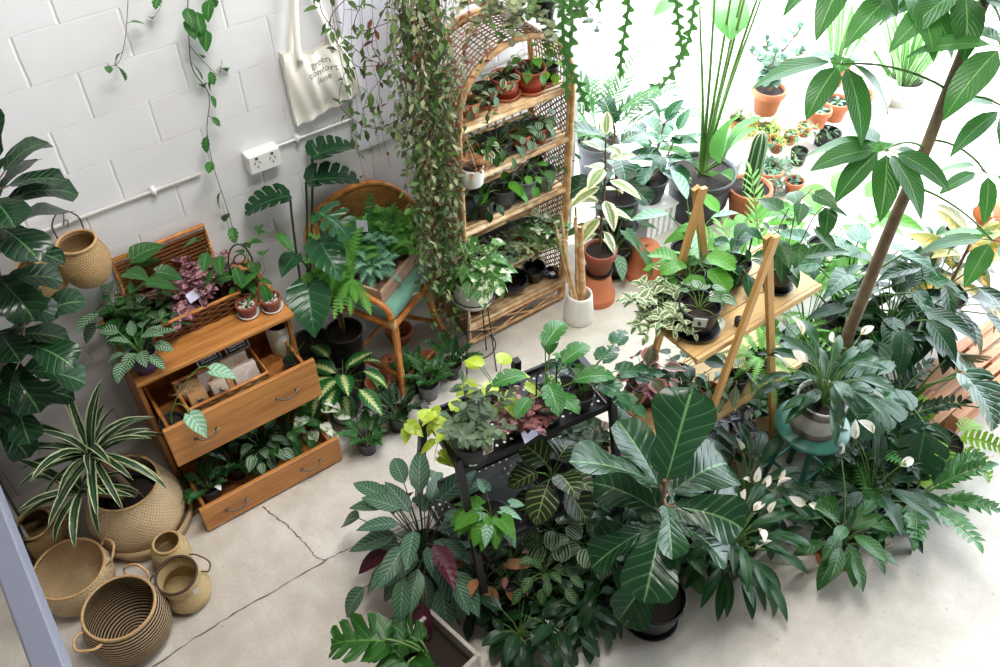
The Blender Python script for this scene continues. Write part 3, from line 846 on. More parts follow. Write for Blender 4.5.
m = MB(); m.tube([(0, .03, .47), (0, -.02, .468), (0, -.03, .485)], .004, 6); m.build('wall_hook', M['chrome'], t)
# ------------------------------------------------------------------ baskets
def basket(name, label, loc, prof, mat, group='seagrass baskets', rot=(0, 0, 0), handles=(), rim='rope', hm='rope', sy=1.0, hr=.006, hs=(.055, .07)):
    t = thing(name, label, 'basket', loc, 0, group); t.rotation_euler = rot
    P = poly_smooth(prof, 22); P[:, 1] = np.maximum(P[:, 1], .002); P[:, 0] = np.maximum(P[:, 0], .002)
    inner = [(max(.002, a - .006), max(b, .009)) for i, (a, b) in enumerate(P)][::-1]
    m = MB(); m.lathe(list(P), 36, sy=sy); m.lathe(inner, 36, sy=sy)
    m.build('basket_body', M[mat], t)
    R_, Z_ = P[-1]
    th = np.linspace(0, 2 * PI, 37); m = MB()
    m.tube(np.stack([(R_ - .003) * np.cos(th), (R_ - .003) * sy * np.sin(th), th * 0 + Z_], 1), .0065, 6, cap=False)
    m.build('rim', M[rim], t)
    for az, up, out in handles:
        m = MB(); d = np.array([math.cos(az), math.sin(az), 0]); s = np.array([-d[1], d[0], 0]); z = np.array([0, 0, 1.0])
        p = d * R_ + z * (Z_ - .01)
        m.tube(poly_smooth([p - s * hs[0], p - s * hs[0] * .95 + d * out * .5 + z * up * .6, p + d * out + z * up, p + s * hs[0] * .95 + d * out * .5 + z * up * .6, p + s * hs[0]], 18), hr, 6)
        m.build('handle', M[hm], t)
    return t
fl = lambda x, y: at(x, y, 0)
q = np.array([-.345, -.535]); basket('belly_basket', 'large seagrass belly basket holding the striped dracaena', (q[0], q[1], 0), [(.002, 0), (.15, .0), (.205, .07), (.222, .15), (.2, .24), (.165, .31), (.158, .345)], 'seagrass')
BIGB = q
q = fl(160, 540) + np.array([.03, -.03, 0])
m = MB(); m.lathe([(.21, 0), (.232, .06), (.236, .10), (.225, .10), (.2, .0)], 36); t = thing('belly_basket', 'outer seagrass basket whose folded rim rings the dracaena basket', 'basket', (BIGB[0] + .012, BIGB[1], 0), 0, 'seagrass baskets'); m.build('basket_body', M['seagrass'], t)
q = np.array([-.735, -.37]); basket('belly_basket', 'small brown belly basket tipped open beside the steel rail, behind the two-handled one', (q[0], q[1], 0.012), [(.002, 0), (.09, .0), (.125, .05), (.13, .1), (.105, .15), (.085, .17), (.082, .2)], 'seagrass_brown', rot=(.1, -.12, 0))
q = np.array([-.70, -.715]); basket('handled_basket', 'round tan basket with two rope handles between the rail and the belly baskets', (q[0], q[1], 0), [(.002, 0), (.11, .0), (.155, .05), (.168, .12), (.162, .18), (.155, .2)], 'seagrass', handles=((3.3, .06, .07), (-.1, .04, .05)), sy=1, hs=(.06, .07))
q = np.array([-.58, -1.075]); basket('striped_basket', 'black and tan coiled basket with two rope loop handles at the front', (q[0], q[1], 0), [(.002, 0), (.11, .0), (.16, .05), (.178, .13), (.17, .2), (.154, .245), (.151, .26)], 'seagrass_black', handles=((-2.7, .03, .075), (.75, .055, .03)))
q = np.array([-.30, -.845]); basket('belly_basket', 'straw belly basket lying folded behind the small tagged one', (q[0], q[1], 0), [(.002, 0), (.06, .0), (.082, .05), (.086, .11), (.08, .16), (.066, .19), (.062, .20)], 'straw')
q = np.array([-.31, -1.03]); b = basket('belly_basket', 'small straw belly basket with a white price tag beside the striped basket', (q[0], q[1], .008), [(.002, 0), (.08, .0), (.106, .045), (.105, .09), (.086, .13), (.086, .145), (.096, .19), (.092, .21)], 'straw', handles=((0.1, -.06, .05), (3.0, -.05, .05)), rim='rope_dark', hm='rope_dark', hr=.0035, rot=(.06, -.08, 0))
m = MB(); m.box((.04, -.101, .17), (.03, .002, .035)); m.build('price_tag', M['tag_white'], b, smooth=False)
# hanging ones
def s_hook(t, z0, z1, y):
    m = MB(); m.tube(poly_smooth([(0, y + .005, z1 - .015), (.012, y, z1 + .012), (.0, y - .004, z1 + .024), (-.012, y - .006, z1 + .005), (.0, y - .01, (z0 + z1) / 2), (.01, y - .01, z0 + .004), (0, y - .008, z0 - .008), (-.011, y - .008, z0 + .002)], 30), .003, 6); m.build('hook', M['chrome'], t)
q = at_y(81, 253, -.125)
t = basket('hanging_basket', 'round belly basket hanging open from the cable conduit by an S hook', (q[0], -.125, q[2] - .14), [(.002, 0), (.07, .0), (.1, .05), (.108, .1), (.095, .15), (.08, .185), (.082, .2)], 'seagrass_brown', 'hanging baskets', handles=((PI / 2, .11, .02),), hr=.0035, hm='rope_dark')
s_hook(t, .30, 1.395 - (q[2] - .14), .105)
q2 = at_y(72, 272, -.1)
t = basket('hanging_basket', 'flattened belly basket hanging side-on beside the fiddle leaf fig', (q2[0] - .06, -.1, q2[2] - .05), [(.002, 0), (.06, .0), (.1, .05), (.108, .11), (.1, .17), (.092, .2)], 'seagrass_brown', 'hanging baskets', sy=.5, rot=(.1, -.6, .1), handles=((PI, .05, .03),), hr=.003)
m = MB(); R = Rng(4)
for k in range(10): m.tube([(.1, -.045, .1), (.1 + R.uniform(-.012, .012), -.055, .06), (.1 + R.uniform(-.02, .02), -.05, .02)], .002, 4)
m.tube([(.1, -.045, .12), (.1, -.052, .09)], .008, 6); m.build('tassel', plain('cream_yarn', '#d9cba0', .9, .1, 60), t)

# left edge: leaning board, white pot and timber behind the rail
t = thing('leaning_board', 'dark board with a white edge leaning on the wall beside the fig', 'board', (-.80, -.07, 0))
m = MB(); m.beam((-.03, -.3, 0.01), (-.03, -.02, .5), .5, .012, (1, 0, 0)); m.build('dark_face', M['black'], t, smooth=False)
m = MB(); m.beam((-.018, -.31, 0.01), (-.018, -.03, .5), .012, .02, (0, 1, .5)); m.build('white_edge', M['paintwhite'], t, smooth=False)
# ------------------------------------------------------------------ dresser
t = thing('dresser', 'orange pine dresser with two pulled-out drawers full of plants', 'dresser', (.255, 0, 0))
xa, xb = -.365, .36
m = MB(); m.box((0, -.255, .83), (.755, .5, .022)); m.build('top', M['pine'], t, smooth=False, bevel=.004)
for x in (xa - .002, xb + .002):
    m = MB(); m.box((x, -.24, .41), (.02, .43, .818)); m.build('side_panel', M['pine_side'], t, smooth=False, bevel=.002)
m = MB(); m.box((0, -.03, .42), (.7, .01, .78)); m.build('back_panel', M['pine'], t, smooth=False)
m = MB(); m.box((0, -.45, .405), (.71, .02, .03)); m.box((0, -.25, .40), (.71, .38, .012)); m.build('divider', M['pine'], t, smooth=False)
def drawer(yf, z0, z1, yb, name='drawer'):
    e = bpy.data.objects.new(name, None); COL.objects.link(e); e.parent = t; e.empty_display_size = .03
    m = MB(); m.box((0, yf, (z0 + z1) / 2), (.735, .022, z1 - z0)); m.build('drawer_front', M['pine'], e, smooth=False, bevel=.004)
    m = MB(); dh = (z1 - z0) * .72
    for x in (xa + .03, xb - .03): m.box((x, (yf + yb) / 2, z0 + .02 + dh / 2), (.014, yb - yf - .02, dh))
    m.box((0, yb, z0 + .02 + dh / 2), (.68, .014, dh)); m.box((0, (yf + yb) / 2, z0 + (.024 if z0 < .3 else .094)), (.68, yb - yf - .02, .01))
    m.build('drawer_box', M['pine_side'], e, smooth=False)
    for x in (-.2, .2):
        m = MB(); zc = (z0 + z1) / 2
        m.tube(poly_smooth([(x - .05, yf - .012, zc + .004), (x - .042, yf - .026, zc), (x - .02, yf - .036, zc - .008), (x + .02, yf - .036, zc - .008), (x + .042, yf - .026, zc), (x + .05, yf - .012, zc + .004)], 20), [.003] * 3 + [.004] * 14 + [.003] * 3, 6)
        for s in (-.05, .05): m.lathe([(.011, 0), (.008, .004), (.002, .005)], 10, c=(x + s, yf - .014, zc))
        m.build('handle', M['pewter_dark'], e)
drawer(-.665, .43, .68, -.27); drawer(-.755, .015, .185, -.3)
DRZ1, DRZ2 = .46, .045

# wicker hamper on top: open lid against the wall
a, b, c2 = at(170, 337, .842), at(264, 296, .842), at(150, 300, .842)
x0, x1 = .03, .46
t = thing('wicker_hamper', 'brown wicker hamper with its lid open against the wall full of pink plants', 'basket', ((x0 + x1) / 2, -.19, .842))
hw = (x1 - x0) / 2; hd = .145
def wick(m, a, b, z0, z1, rows=7, r=.0055):
    a = np.array(a); b = np.array(b); L = np.linalg.norm(b - a); k = int(L / .012)
    for i in range(rows):
        z = z0 + (z1 - z0) * (i + .5) / rows; tt = np.linspace(0, 1, k)
        d = (b - a) / L; nn = np.array([d[1], -d[0]])
        P = np.stack([a[0] + (b - a)[0] * tt, a[1] + (b - a)[1] * tt, tt * 0 + z], 1); P[:, :2] += nn * (.004 * np.sin(tt * L / .045 * PI + i * PI))[:, None]
        m.tube(P, r, 5)
cs = [(-hw, -hd), (hw, -hd), (hw, hd), (-hw, hd)]
m = MB()
for i in range(4): wick(m, cs[i], cs[(i + 1) % 4], .0, .10)
m.box((0, 0, .005), (hw * 2, hd * 2, .008)); m.build('hamper_body', M['wicker_dark'], t)
m = MB(); cr = [(x, y, .105) for x, y in cs]; m.tube(cr + [cr[0]], .009, 6, cap=False); m.build('hamper_rim', M['rattan_warm'], t)
m = MB()
for i in range(9): m.tube([(-hw, hd + .008, .11 + .021 * i), (hw, hd + .008, .11 + .021 * i)], .0095, 5)
m.build('lid', M['wicker_dark'], t)
m = MB(); m.tube([(-hw, hd + .01, .1), (-hw, hd + .012, .305), (hw, hd + .012, .305), (hw, hd + .01, .1)], .011, 6); m.build('lid_frame', M['rattan_warm'], t)
HAMP = ((x0 + x1) / 2, -.19, .852)

# soap basket in the upper drawer
sa, sb = at(183, 403, .55), at(262, 366, .55)
tc = at(222, 386, .57)
t = thing('soap_basket', 'flat wicker tray of wrapped soaps lying across the upper drawer', 'basket', (tc[0], tc[1] - .015, .535))
hw, hd = .195, .10
m = MB(); cs = [(-hw, -hd), (hw, -hd), (hw, hd), (-hw, hd)]
for i in range(4): wick(m, cs[i], cs[(i + 1) % 4], .0, .1, 8)
m.box((0, 0, .006), (hw * 2, hd * 2, .01)); m.build('tray_body', M['wicker_tray'], t)
m = MB(); cr = [(x, y, .105) for x, y in cs]; m.tube(cr + [cr[0]], .009, 6, cap=False); m.build('tray_rim', M['rattan_warm'], t)
def soap(label, dx, dy, w, d, h, mat, tilt, rz, pm, kind='boxed_soap', z=.012, grp='soaps and pouches in the wicker tray'):
    e = thing(kind, label, 'soap', (tc[0] + dx, tc[1] - .015 + dy, .535 + z), rz, grp); e.rotation_euler = (tilt, 0, rz)
    m = MB(); m.box((0, 0, h / 2), (w, d, h)); m.build('wrapper', M[mat], e, smooth=False, bevel=.006)
    m = MB(); R = Rng(int(dx * 1e4) + 7); f = -d / 2 - .001
    for k in range(16):
        a = R.uniform(0, 6.28); rr = R.uniform(.1, 1) ** .7 * min(w, h) * .3
        m.box((math.cos(a) * rr * .5, f, h * .5 + math.sin(a) * rr * .5), (rr * .9, .001, .003), np.array([[math.cos(a), 0, -math.sin(a)], [0, 1, 0], [math.sin(a), 0, math.cos(a)]]))
    m.build('printed_motif', M[pm], e, smooth=False)
soap('kraft wrapped soap with a dark printed flower at the left end of the tray', -.125, -.045, .085, .05, .10, 'kraft', -.5, 0, 'ink')
soap('pale wrapped soap with a dark print second from the left in the tray', -.02, -.045, .075, .05, .10, 'kraft_pale', -.5, .05, 'ink')
soap('tan kraft packet between the pale soap and the white pouch', .035, -.03, .03, .05, .11, 'kraft', -.45, .05, 'kraft')
soap('large white printed pouch at the right end of the soap tray', .115, -.045, .12, .05, .12, 'cello', -.5, 0, 'chalk', 'soap_pouch')
soap('dull brown pouch lying behind the white pouch in the soap tray', .10, .045, .13, .03, .12, 'kraft_pale', -.35, 0, 'terra', 'soap_pouch')
soap('clear rose pouch in the middle of the back of the soap tray', -.03, .05, .11, .03, .10, 'cello', -.35, 0, 'terra', 'soap_pouch')
soap('brown paper packet in the back left corner of the soap tray', -.13, .05, .10, .03, .09, 'kraft', -.35, 0, 'ink', 'soap_pouch')
m = MB(); R = Rng(9)
for k in range(60):
    p = np.array([tc[0] - .15 + R.uniform(-.05, .05), tc[1] + .02 + R.uniform(-.04, .03), .535 + .09 + R.uniform(-.01, .03)]); d = dirv(R.uniform(0, 6.28), R.uniform(-.5, .6)) * R.uniform(.02, .045)
    m.tube([p - d, p + np.array([0, 0, .006]), p + d], .0009, 3, cap=False)
s = m.build('straw_filling', M['bamboo']); s['kind'] = 'stuff'; tag(s, 'tuft of straw packing over the left end of the soap tray', 'straw')
for k, (px, py, lb) in enumerate(((208, 357.5, 'small chalk sign with white border above the left half of the soap tray'), (236, 345, 'small chalk sign with white border nearest the white planter'))):
    p = at(px, py, .66)
    e = thing('chalk_sign', lb, 'sign', (p[0], p[1], .66), .02, 'chalk signs over the soap tray'); e.rotation_euler = (-.75, 0, .03)
    m = MB(); m.box((0, 0, 0), (.115, .004, .062)); m.build('board', M['slate'], e, smooth=False)
    m = MB()
    for z in (-.029, .029): m.box((0, -.003, z), (.115, .003, .004))
    for x in (-.056, .056): m.box((x, -.003, 0), (.004, .003, .062))
    m.build('border', M['chalk'], e, smooth=False)
    m = MB(); R = Rng(k + 2)
    for row in range(3):
        for j in range(9): m.box((-.036 + j * .009 + R.uniform(-.001, .001), -.0028, .014 - row * .014 + R.uniform(-.001, .001)), (.006, .002, R.uniform(.004, .008)))
    m.build('chalk_scribble', M['chalk'], e, smooth=False)
    m = MB(); m.tube([(0, .003, -.03), (0, .05, -.11)], .003, 5); m.build('stake', M['wire'], e)

# ------------------------------------------------------------------ round-backed cane chair
rz = math.atan2(.47, .882)
t = thing('cane_chair', 'round-backed cane chair with green seat cushion carrying a crate of ferns', 'chair', (1.30, -.50, 0), rz)
def chair_loc(x, y, z):
    dx, dy = x - 1.30, y + .50; return (dx * .882 + dy * .47, -dx * .47 + dy * .882, z)
loop = poly_smooth([chair_loc(*p) for p in ((1.075, -.62, .60), (1.06, -.60, .70), (1.01, -.50, .74), (.955, -.36, .745), (.905, -.22, .79), (.905, -.12, .89), (.98, -.075, .98), (1.10, -.06, 1.03), (1.23, -.06, 1.05), (1.36, -.065, 1.02), (1.47, -.08, .93), (1.545, -.14, .82), (1.57, -.22, .76), (1.56, -.30, .72), (1.535, -.36, .66), (1.525, -.38, .60))], 60)
m = MB(); m.tube(loop, .017, 8); m.build('arm_hoop', M['rattan_warm'], t)
m = MB(); base = poly_smooth([chair_loc(*p) for p in ((1.00, -.34, .6), (.97, -.24, .6), (1.0, -.15, .6), (1.08, -.10, .6), (1.2, -.085, .6), (1.32, -.09, .6), (1.42, -.12, .6), (1.47, -.18, .6), (1.48, -.25, .6))], 34)
top = loop[12:46]
G = np.stack([base + (top - base) * f for f in np.linspace(0, 1, 8)], 0); U = np.stack(np.meshgrid(np.linspace(0, 1, 34), np.linspace(0, .35, 8)), -1)
m.grid(G, U); o = m.build('woven_back', M['wicker_chair'], t); sm_ = o.modifiers.new('s', 'SOLIDIFY'); sm_.thickness = .008
m = MB()
fr = [(-.255, 0, .585), (.255, 0, .585), (.235, .38, .585), (-.235, .38, .585)]
for i in range(4): m.tube([fr[i], fr[(i + 1) % 4]], .016, 8)
m.build('seat_frame', M['rattan_warm'], t)
for pts, r_ in (([(-.262, -.004, .66), (-.258, -.004, .3), (-.25, -.004, 0)], .014), ([(-.232, .0, .585), (-.235, 0, .3), (-.228, 0, 0)], .014), ([(.09, .03, .575), (.18, .02, .27), (.27, 0, 0)], .017), ([(-.21, .36, .58), (-.22, .36, 0)], .015), ([(.2, .36, .58), (.22, .35, 0)], .015)):
    m = MB(); m.tube(poly_smooth(pts, 10), r_, 8); m.build('leg', M['rattan_warm'], t)
m = MB(); m.tube([(-.24, .02, .12), (.25, .0, .06)], .012, 8); m.tube([(.06, .3, .30), (.21, .015, .20)], .013, 8); m.tube([(-.2, .35, .14), (.21, .34, .14)], .012, 8); m.tube([(-.24, .0, .2), (-.21, .36, .2)], .012, 8)
m.build('stretcher', M['rattan_warm'], t)
m = MB(); m.tube(np.array([(-.258 + .016 * math.cos(a), -.002 + .016 * math.sin(a), .585 + .02 * a / 12) for a in np.linspace(0, 25, 60)]), .004, 4); m.build('cane_binding', M['bamboo'], t)
m = MB(); m.box((0, .19, .635), (.47, .37, .07)); cu = m.build('seat_cushion', M['greencloth'], t, bevel=.02)
m = MB()
for y in (.085,): m.tube([(-.22, y, .671), (.22, y, .671)], .004, 6)
m.build('cushion_seam', M['greencloth'], cu)
ct = np.array([1.30, -.50, 0]); ce1 = np.array([.882, .47, 0]); ce2 = np.array([-.47, .882, 0])
def chair_pt(x, y, z): return ct + ce1 * x + ce2 * y + np.array([0, 0, z])
q = chair_pt(.0, .205, .671)
t = thing('fern_crate', 'shallow timber crate of ferns standing on the cane chair', 'crate', q, rz)
m = MB(); m.box((0, -.125, .045), (.44, .014, .09)); m.build('front_board', M['crate'], t, smooth=False, bevel=.002)
m = MB(); m.box((0, .115, .045), (.44, .014, .09)); m.build('back_board', M['crate'], t, smooth=False, bevel=.002)
for x in (-.213, .213): m = MB(); m.box((x, 0, .045), (.014, .216, .09)); m.build('end_board', M['crate'], t, smooth=False, bevel=.002)
m = MB(); m.box((0, 0, .005), (.41, .214, .01)); m.build('base_board', M['crate'], t, smooth=False)

# ------------------------------------------------------------------ arched rattan shelf
SX0, SX1, SY0, SY1 = 1.605, 2.29, -.485, -.14
LEV = [1.44, 1.148, .83, .49, .165]
t = thing('rattan_shelf', 'tall arched rattan shelf with five shelves of small pot plants', 'shelf', ((SX0 + SX1) / 2, (SY0 + SY1) / 2, 0))
cx, cy = (SX0 + SX1) / 2, (SY0 + SY1) / 2; hx, hy = (SX1 - SX0) / 2, (SY1 - SY0) / 2
def arch_pts(y, dx=0.0, dz=0.0, z0=0.02):
    p = [(-hx - dx, y, z0), (-hx - dx, y, .7), (-hx - dx, y, 1.36)]
    for a in np.linspace(PI, 0, 13): p.append((math.cos(a) * (hx + dx), y, 1.42 + math.sin(a) ** .8 * (.375 + dz)))
    return p + [(hx + dx, y, 1.36), (hx + dx, y, .7), (hx + dx, y, z0)]
for y, nm in ((-hy, 'front_frame'), (hy, 'back_frame')):
    m = MB(); m.tube(np.array(arch_pts(y)), .014, 8)
    m.tube(np.array(arch_pts(y + (.026 if y < 0 else -.026), -.006, -.004)), .009, 6)
    m.build(nm, M['rattan'], t)
m = MB()                                            # rounded woven top
A = np.array([(math.cos(a) * hx, 0, 1.42 + math.sin(a) ** .8 * .375) for a in np.linspace(PI, 0, 37)])
for k in range(15):
    y = -hy + 2 * hy * k / 14; B = A.copy(); B[:, 1] = y; m.tube(B, .004, 4, cap=False)
for i in range(1, 36): m.tube([A[i] * [1, 0, 1] + [0, -hy, 0], A[i] * [1, 0, 1] + [0, hy, 0]], .004, 4, cap=False)
m.build('lattice_top', M['lattice'], t)
for sx in (-hx, hx):
    m = MB(); z0, z1, n = .1, 1.42, 24
    for k in range(-10, 40):
        for s in (1, -1):
            za = z0 + k * .034; p = np.array([[sx, -hy, za], [sx, hy, za + .33]] if s > 0 else [[sx, hy, za], [sx, -hy, za + .33]])
            # clip to the panel
            def clipz(a, b, z):
                f = (z - a[2]) / (b[2] - a[2]); return a + (b - a) * f
            if p[1][2] < z0 or p[0][2] > z1: continue
            if p[0][2] < z0: p[0] = clipz(p[0], p[1], z0)
            if p[1][2] > z1: p[1] = clipz(p[0], p[1], z1)
            m.beam(p[0], p[1], .007, .003, (1, 0, 0))
    for z in (z0, z1): m.tube([(sx, -hy, z), (sx, hy, z)], .009, 6)
    for y in np.linspace(-hy, hy, 9)[1:-1]: m.tube([(sx, y, z0), (sx, y, z1)], .0025, 4, cap=False)
    m.build('lattice_side', M['lattice'], t, smooth=False)
m = MB()
for k in range(-12, 26):
    for s in (1, -1):
        a = np.array([-hx + k * .055, hy, .1]); b = a + np.array([.7 * 1, 0, 1.3])
        if s < 0: a = a * [-1, 1, 1]; b = b * [-1, 1, 1]
        lo, hi = 0, 1
        ts = sorted([(-hx - a[0]) / (b[0] - a[0]), (hx - a[0]) / (b[0] - a[0])])
        lo, hi = max(0, ts[0]), min(1, ts[1])
        if hi - lo > .03: m.beam(a + (b - a) * lo, a + (b - a) * hi, .006, .003, (0, 1, 0))
m.build('lattice_back', M['lattice'], t, smooth=False)
for z in LEV:
    m = MB(); n = 11
    for k in range(n):
        y = -hy + .01 + (2 * hy - .02) * k / (n - 1); m.tube([(-hx, y, z - .012), (hx, y, z - .012)], .012 if k else .015, 6)
    m.box((0, 0, z - .008), (2 * hx, 2 * hy - .02, .008))
    m.build('shelf_board', M['bamboo'], t)
m = MB()
m.tube([(-hx, -hy, .035), (hx, -hy, .035)], .011, 8); m.tube([(-hx, -hy, .13), (hx, -hy, .13)], .009, 8)
for k in range(3):
    a = -hx + 2 * hx * k / 3; b = a + 2 * hx / 3
    m.tube([(a, -hy, .04), (b, -hy, .128)], .006, 6); m.tube([(a, -hy, .128), (b, -hy, .04)], .006, 6)
m.build('base_trellis', M['rattan'], t)

# ------------------------------------------------------------------ black perforated plant rack
t = thing('plant_rack', 'black metal tiered plant rack with perforated trays', 'plant rack', (.735, -1.69, 0), -.13)
LEN = .70
def frame_beam(m, a, b, w=.032): m.beam(a, b, w, w, (1, 0, .01))
for x in (0, LEN):
    m = MB(); frame_beam(m, (x, -.29, 0), (x, -.05, .97)); m.build('leg', M['blackmetal'], t, smooth=False, bevel=.003)
    m = MB(); frame_beam(m, (x, .48, 0), (x, .25, .97)); m.build('leg', M['blackmetal'], t, smooth=False, bevel=.003)
    m = MB(); m.box((x, .10, .945), (.03, .32, .03)); m.build('head_bar', M['blackmetal'], t, smooth=False)
m = MB(); m.box((LEN * .62, .27, .5), (.034, .034, 1.0)); m.build('back_post', M['blackmetal'], t, smooth=False, bevel=.003)
for z, y0, dp in ((.9, -.065, .32), (.52, -.20, .38), (.15, -.28, .66)):
    m = MB(); m.grid(np.array([[[.015, y0, z], [LEN - .015, y0, z]], [[.015, y0 + dp, z], [LEN - .015, y0 + dp, z]]], float)[::-1]); tr_ = m.build('perforated_tray', M['perf'], t, smooth=False)
    m = MB()
    m.box((LEN / 2, y0, z + .004), (LEN, .012, .036)); m.box((LEN / 2, y0 + dp, z + .004), (LEN, .012, .036))
    for x in (.0, LEN): m.box((x, y0 + dp / 2, z + .004), (.012, dp, .036))
    m.build('tray_lip', M['blackmetal'], tr_, smooth=False)
RK = np.array([.735, -1.69, 0]); ru = np.array([math.cos(-.13), math.sin(-.13), 0]); rn = np.array([-math.sin(-.13), math.cos(-.13), 0])
def rack(x, y, z): return RK + ru * x + rn * y + np.array([0, 0, z])

# ------------------------------------------------------------------ timber A-frame stand
t = thing('ladder_stand', 'light timber A-frame plant stand with three shelves', 'plant stand', (2.05, -1.81, 0))
yf, yb = -.195, .18
for y, s in ((yf, -1), (yb, 1)):
    m = MB(); m.beam((-.052, y - .011, 1.625), (-.30, y - .011, 0), .036, .02, (0, 1, 0)); m.build('leg', M['oakleg'], t, smooth=False, bevel=.002)
    m = MB(); m.beam((-.072, y + .011, 1.62), (.44, y + .011, 0), .036, .02, (0, 1, 0)); m.build('leg', M['oakleg'], t, smooth=False, bevel=.002)
ASZ = [1.1, .58, .1]
for z, xa_, xb_ in ((1.1, -.33, .42), (.58, -.40, .47), (.1, -.42, .52)):
    m = MB()
    for k in range(3): 
        y = yf + .03 + (k + .5) * (yb - yf - .06) / 3; m.box(((xa_ + xb_) / 2, y, z), (xb_ - xa_, (yb - yf - .06) / 3 - .004, .018))
    m.box(((xa_ + xb_) / 2, yf + .02, z - .004), (xb_ - xa_, .018, .032)); m.box(((xa_ + xb_) / 2, yb - .02, z - .004), (xb_ - xa_, .018, .032))
    m.build('shelf_board', M['oak'], t, smooth=False, bevel=.002)

# ------------------------------------------------------------------ green stool, pallets, background bench
STL = at(813, 424, .48)
t = thing('green_stool', 'round green painted stool under the potted peace lily', 'stool', (STL[0], STL[1], 0))
m = MB(); m.lathe([(.002, .455), (.165, .455), (.172, .462), (.172, .475), (.165, .482), (.002, .482)], 36); m.build('seat', M['greenpaint'], t)
for k in range(4):
    a = PI / 4 + k * PI / 2; m = MB(); m.tube([(math.cos(a) * .10, math.sin(a) * .10, .455), (math.cos(a) * .145, math.sin(a) * .145, 0)], .014, 8); m.build('leg', M['greenpaint'], t)
m = MB()
for k in range(4):
    a, b = PI / 4 + k * PI / 2, PI / 4 + (k + 1) * PI / 2; m.tube([(math.cos(a) * .127, math.sin(a) * .127, .18), (math.cos(b) * .127, math.sin(b) * .127, .18)], .008, 6)
m.build('stretcher', M['greenpaint'], t)

def pallet(label, px, py, rz, L=1.0, W=.45, name='timber_pallet'):
    p = at(px, py, .12); t = thing(name, label, 'pallet', (p[0], p[1], 0), rz, 'timber pallets by the doorway')
    for k in range(5): m = MB(); m.box((0, -W / 2 + (k + .5) * W / 5, .125), (L, W / 5 - .018, .018)); m.build('deck_slat', M['pallet'], t, smooth=False, bevel=.003)
    for x in (-L / 2 + .04, 0, L / 2 - .04): m = MB(); m.box((x, 0, .066), (.07, W, .10)); m.build('bearer', M['pallet'], t, smooth=False, bevel=.003)
    for k in (-1, 1): m = MB(); m.box((0, k * (W / 2 - .04), .008), (L, .07, .016)); m.build('base_slat', M['pallet'], t, smooth=False)
pallet('orange timber pallet carrying the big dark-leaved plants', 990, 356, .03, 1.1, .34)
pallet('short orange timber pallet low between the peace lilies and the ferns', 905, 415, .03, .5, .3)

t = thing('step_bench', 'white two-step bench of succulents in the bright doorway', 'bench', (4.85, -.02, 0))
for z, y, d in ((.2, -.14, .26), (.42, .1, .24)):
    m = MB(); m.box((0, y, z - .012), (1.8, d, .024)); m.build('step', M['paintwhite'], t, smooth=False, bevel=.003)
for x in (-.85, 0, .85):
    m = MB(); m.box((x, -.14, .094), (.04, .22, .188)); m.build('leg', M['paintwhite'], t, smooth=False); m = MB(); m.box((x, .1, .204), (.04, .2, .408)); m.build('leg', M['paintwhite'], t, smooth=False)
# ------------------------------------------------------------------ dresser plants
DT = .842
H = DT
LK5 = dict(rows=7, cols=5); LK3 = dict(rows=5, cols=3)
potted('potted_calathea', 'silver-striped calathea in a purple-black pot at the left front corner of the dresser', 'potted plant', 140, 352, DT, 'nursery', .065, .10, 'purple_pot',
       h_ros('silver', n=15, pet=(.05, .15), L=.10, W=.062, el=(.55, 1.4), tilt=.6, droop=.6, lk=dict(shp='ovate', wav=.02, **LK5)))
potted('potted_peperomia', 'bushy dark green plant in a pale pot between the calathea and the hamper', 'potted plant', 0, 0, DT, 'nursery', .045, .09, 'white',
       h_spray('green', n=11, length=(.08, .17), nodes=4, L=.075, W=.032, lk=dict(shp='lance', **LK3)), xy=(-.03, -.265))
potted('potted_philodendron', 'long-stalked heart-leaf plant behind the calathea at the dresser back corner', 'potted plant', 0, 0, DT, 'nursery', .055, .10, 'black',
       h_mix(h_ros('green', n=5, pet=(.26, .4), L=.15, W=.095, el=(.75, 1.25), tilt=.7, azr=(-1.1, .6), lk=dict(shp='heart', cord=.15, **LK5)),
             h_ros('silver', n=9, pet=(.06, .16), L=.12, W=.065, el=(.2, 1.2), lk=dict(shp='ovate', **LK5))), xy=(-.055, -.14))
hx0, hy0, hz0 = HAMP
for k, (dx, dy, lb, pm) in enumerate(((-.15, -.05, 'polka-dot plant with green-pink leaves at the left end of the hamper', 'fitt'), (-.02, .05, 'dusky pink polka-dot plant at the middle back of the hamper', 'pink'),
                                  (.04, -.06, 'pink polka-dot plant with a lilac price card at the hamper front', 'pink'), (.14, .03, 'tall pink polka-dot plant at the right end of the hamper', 'pink'), (-.12, .075, 'dark plum polka-dot plant in the back left of the hamper', 'begonia'))):
    e = potted('polka_dot_plant', lb, 'potted plant', 0, 0, hz0, 'nursery', .05, .085, 'black', h_spray(pm, 'stem_red', n=9, length=(.07, .16), nodes=4, L=.058, W=.036, lk=dict(shp='ovate', **LK3)), 'polka-dot plants in the hamper', xy=(hx0 + dx, hy0 + dy))
    if k == 2: care_tag(e, (-.02, -.05, .13), -1.3, .06, .045, 'tag_lilac', .5)
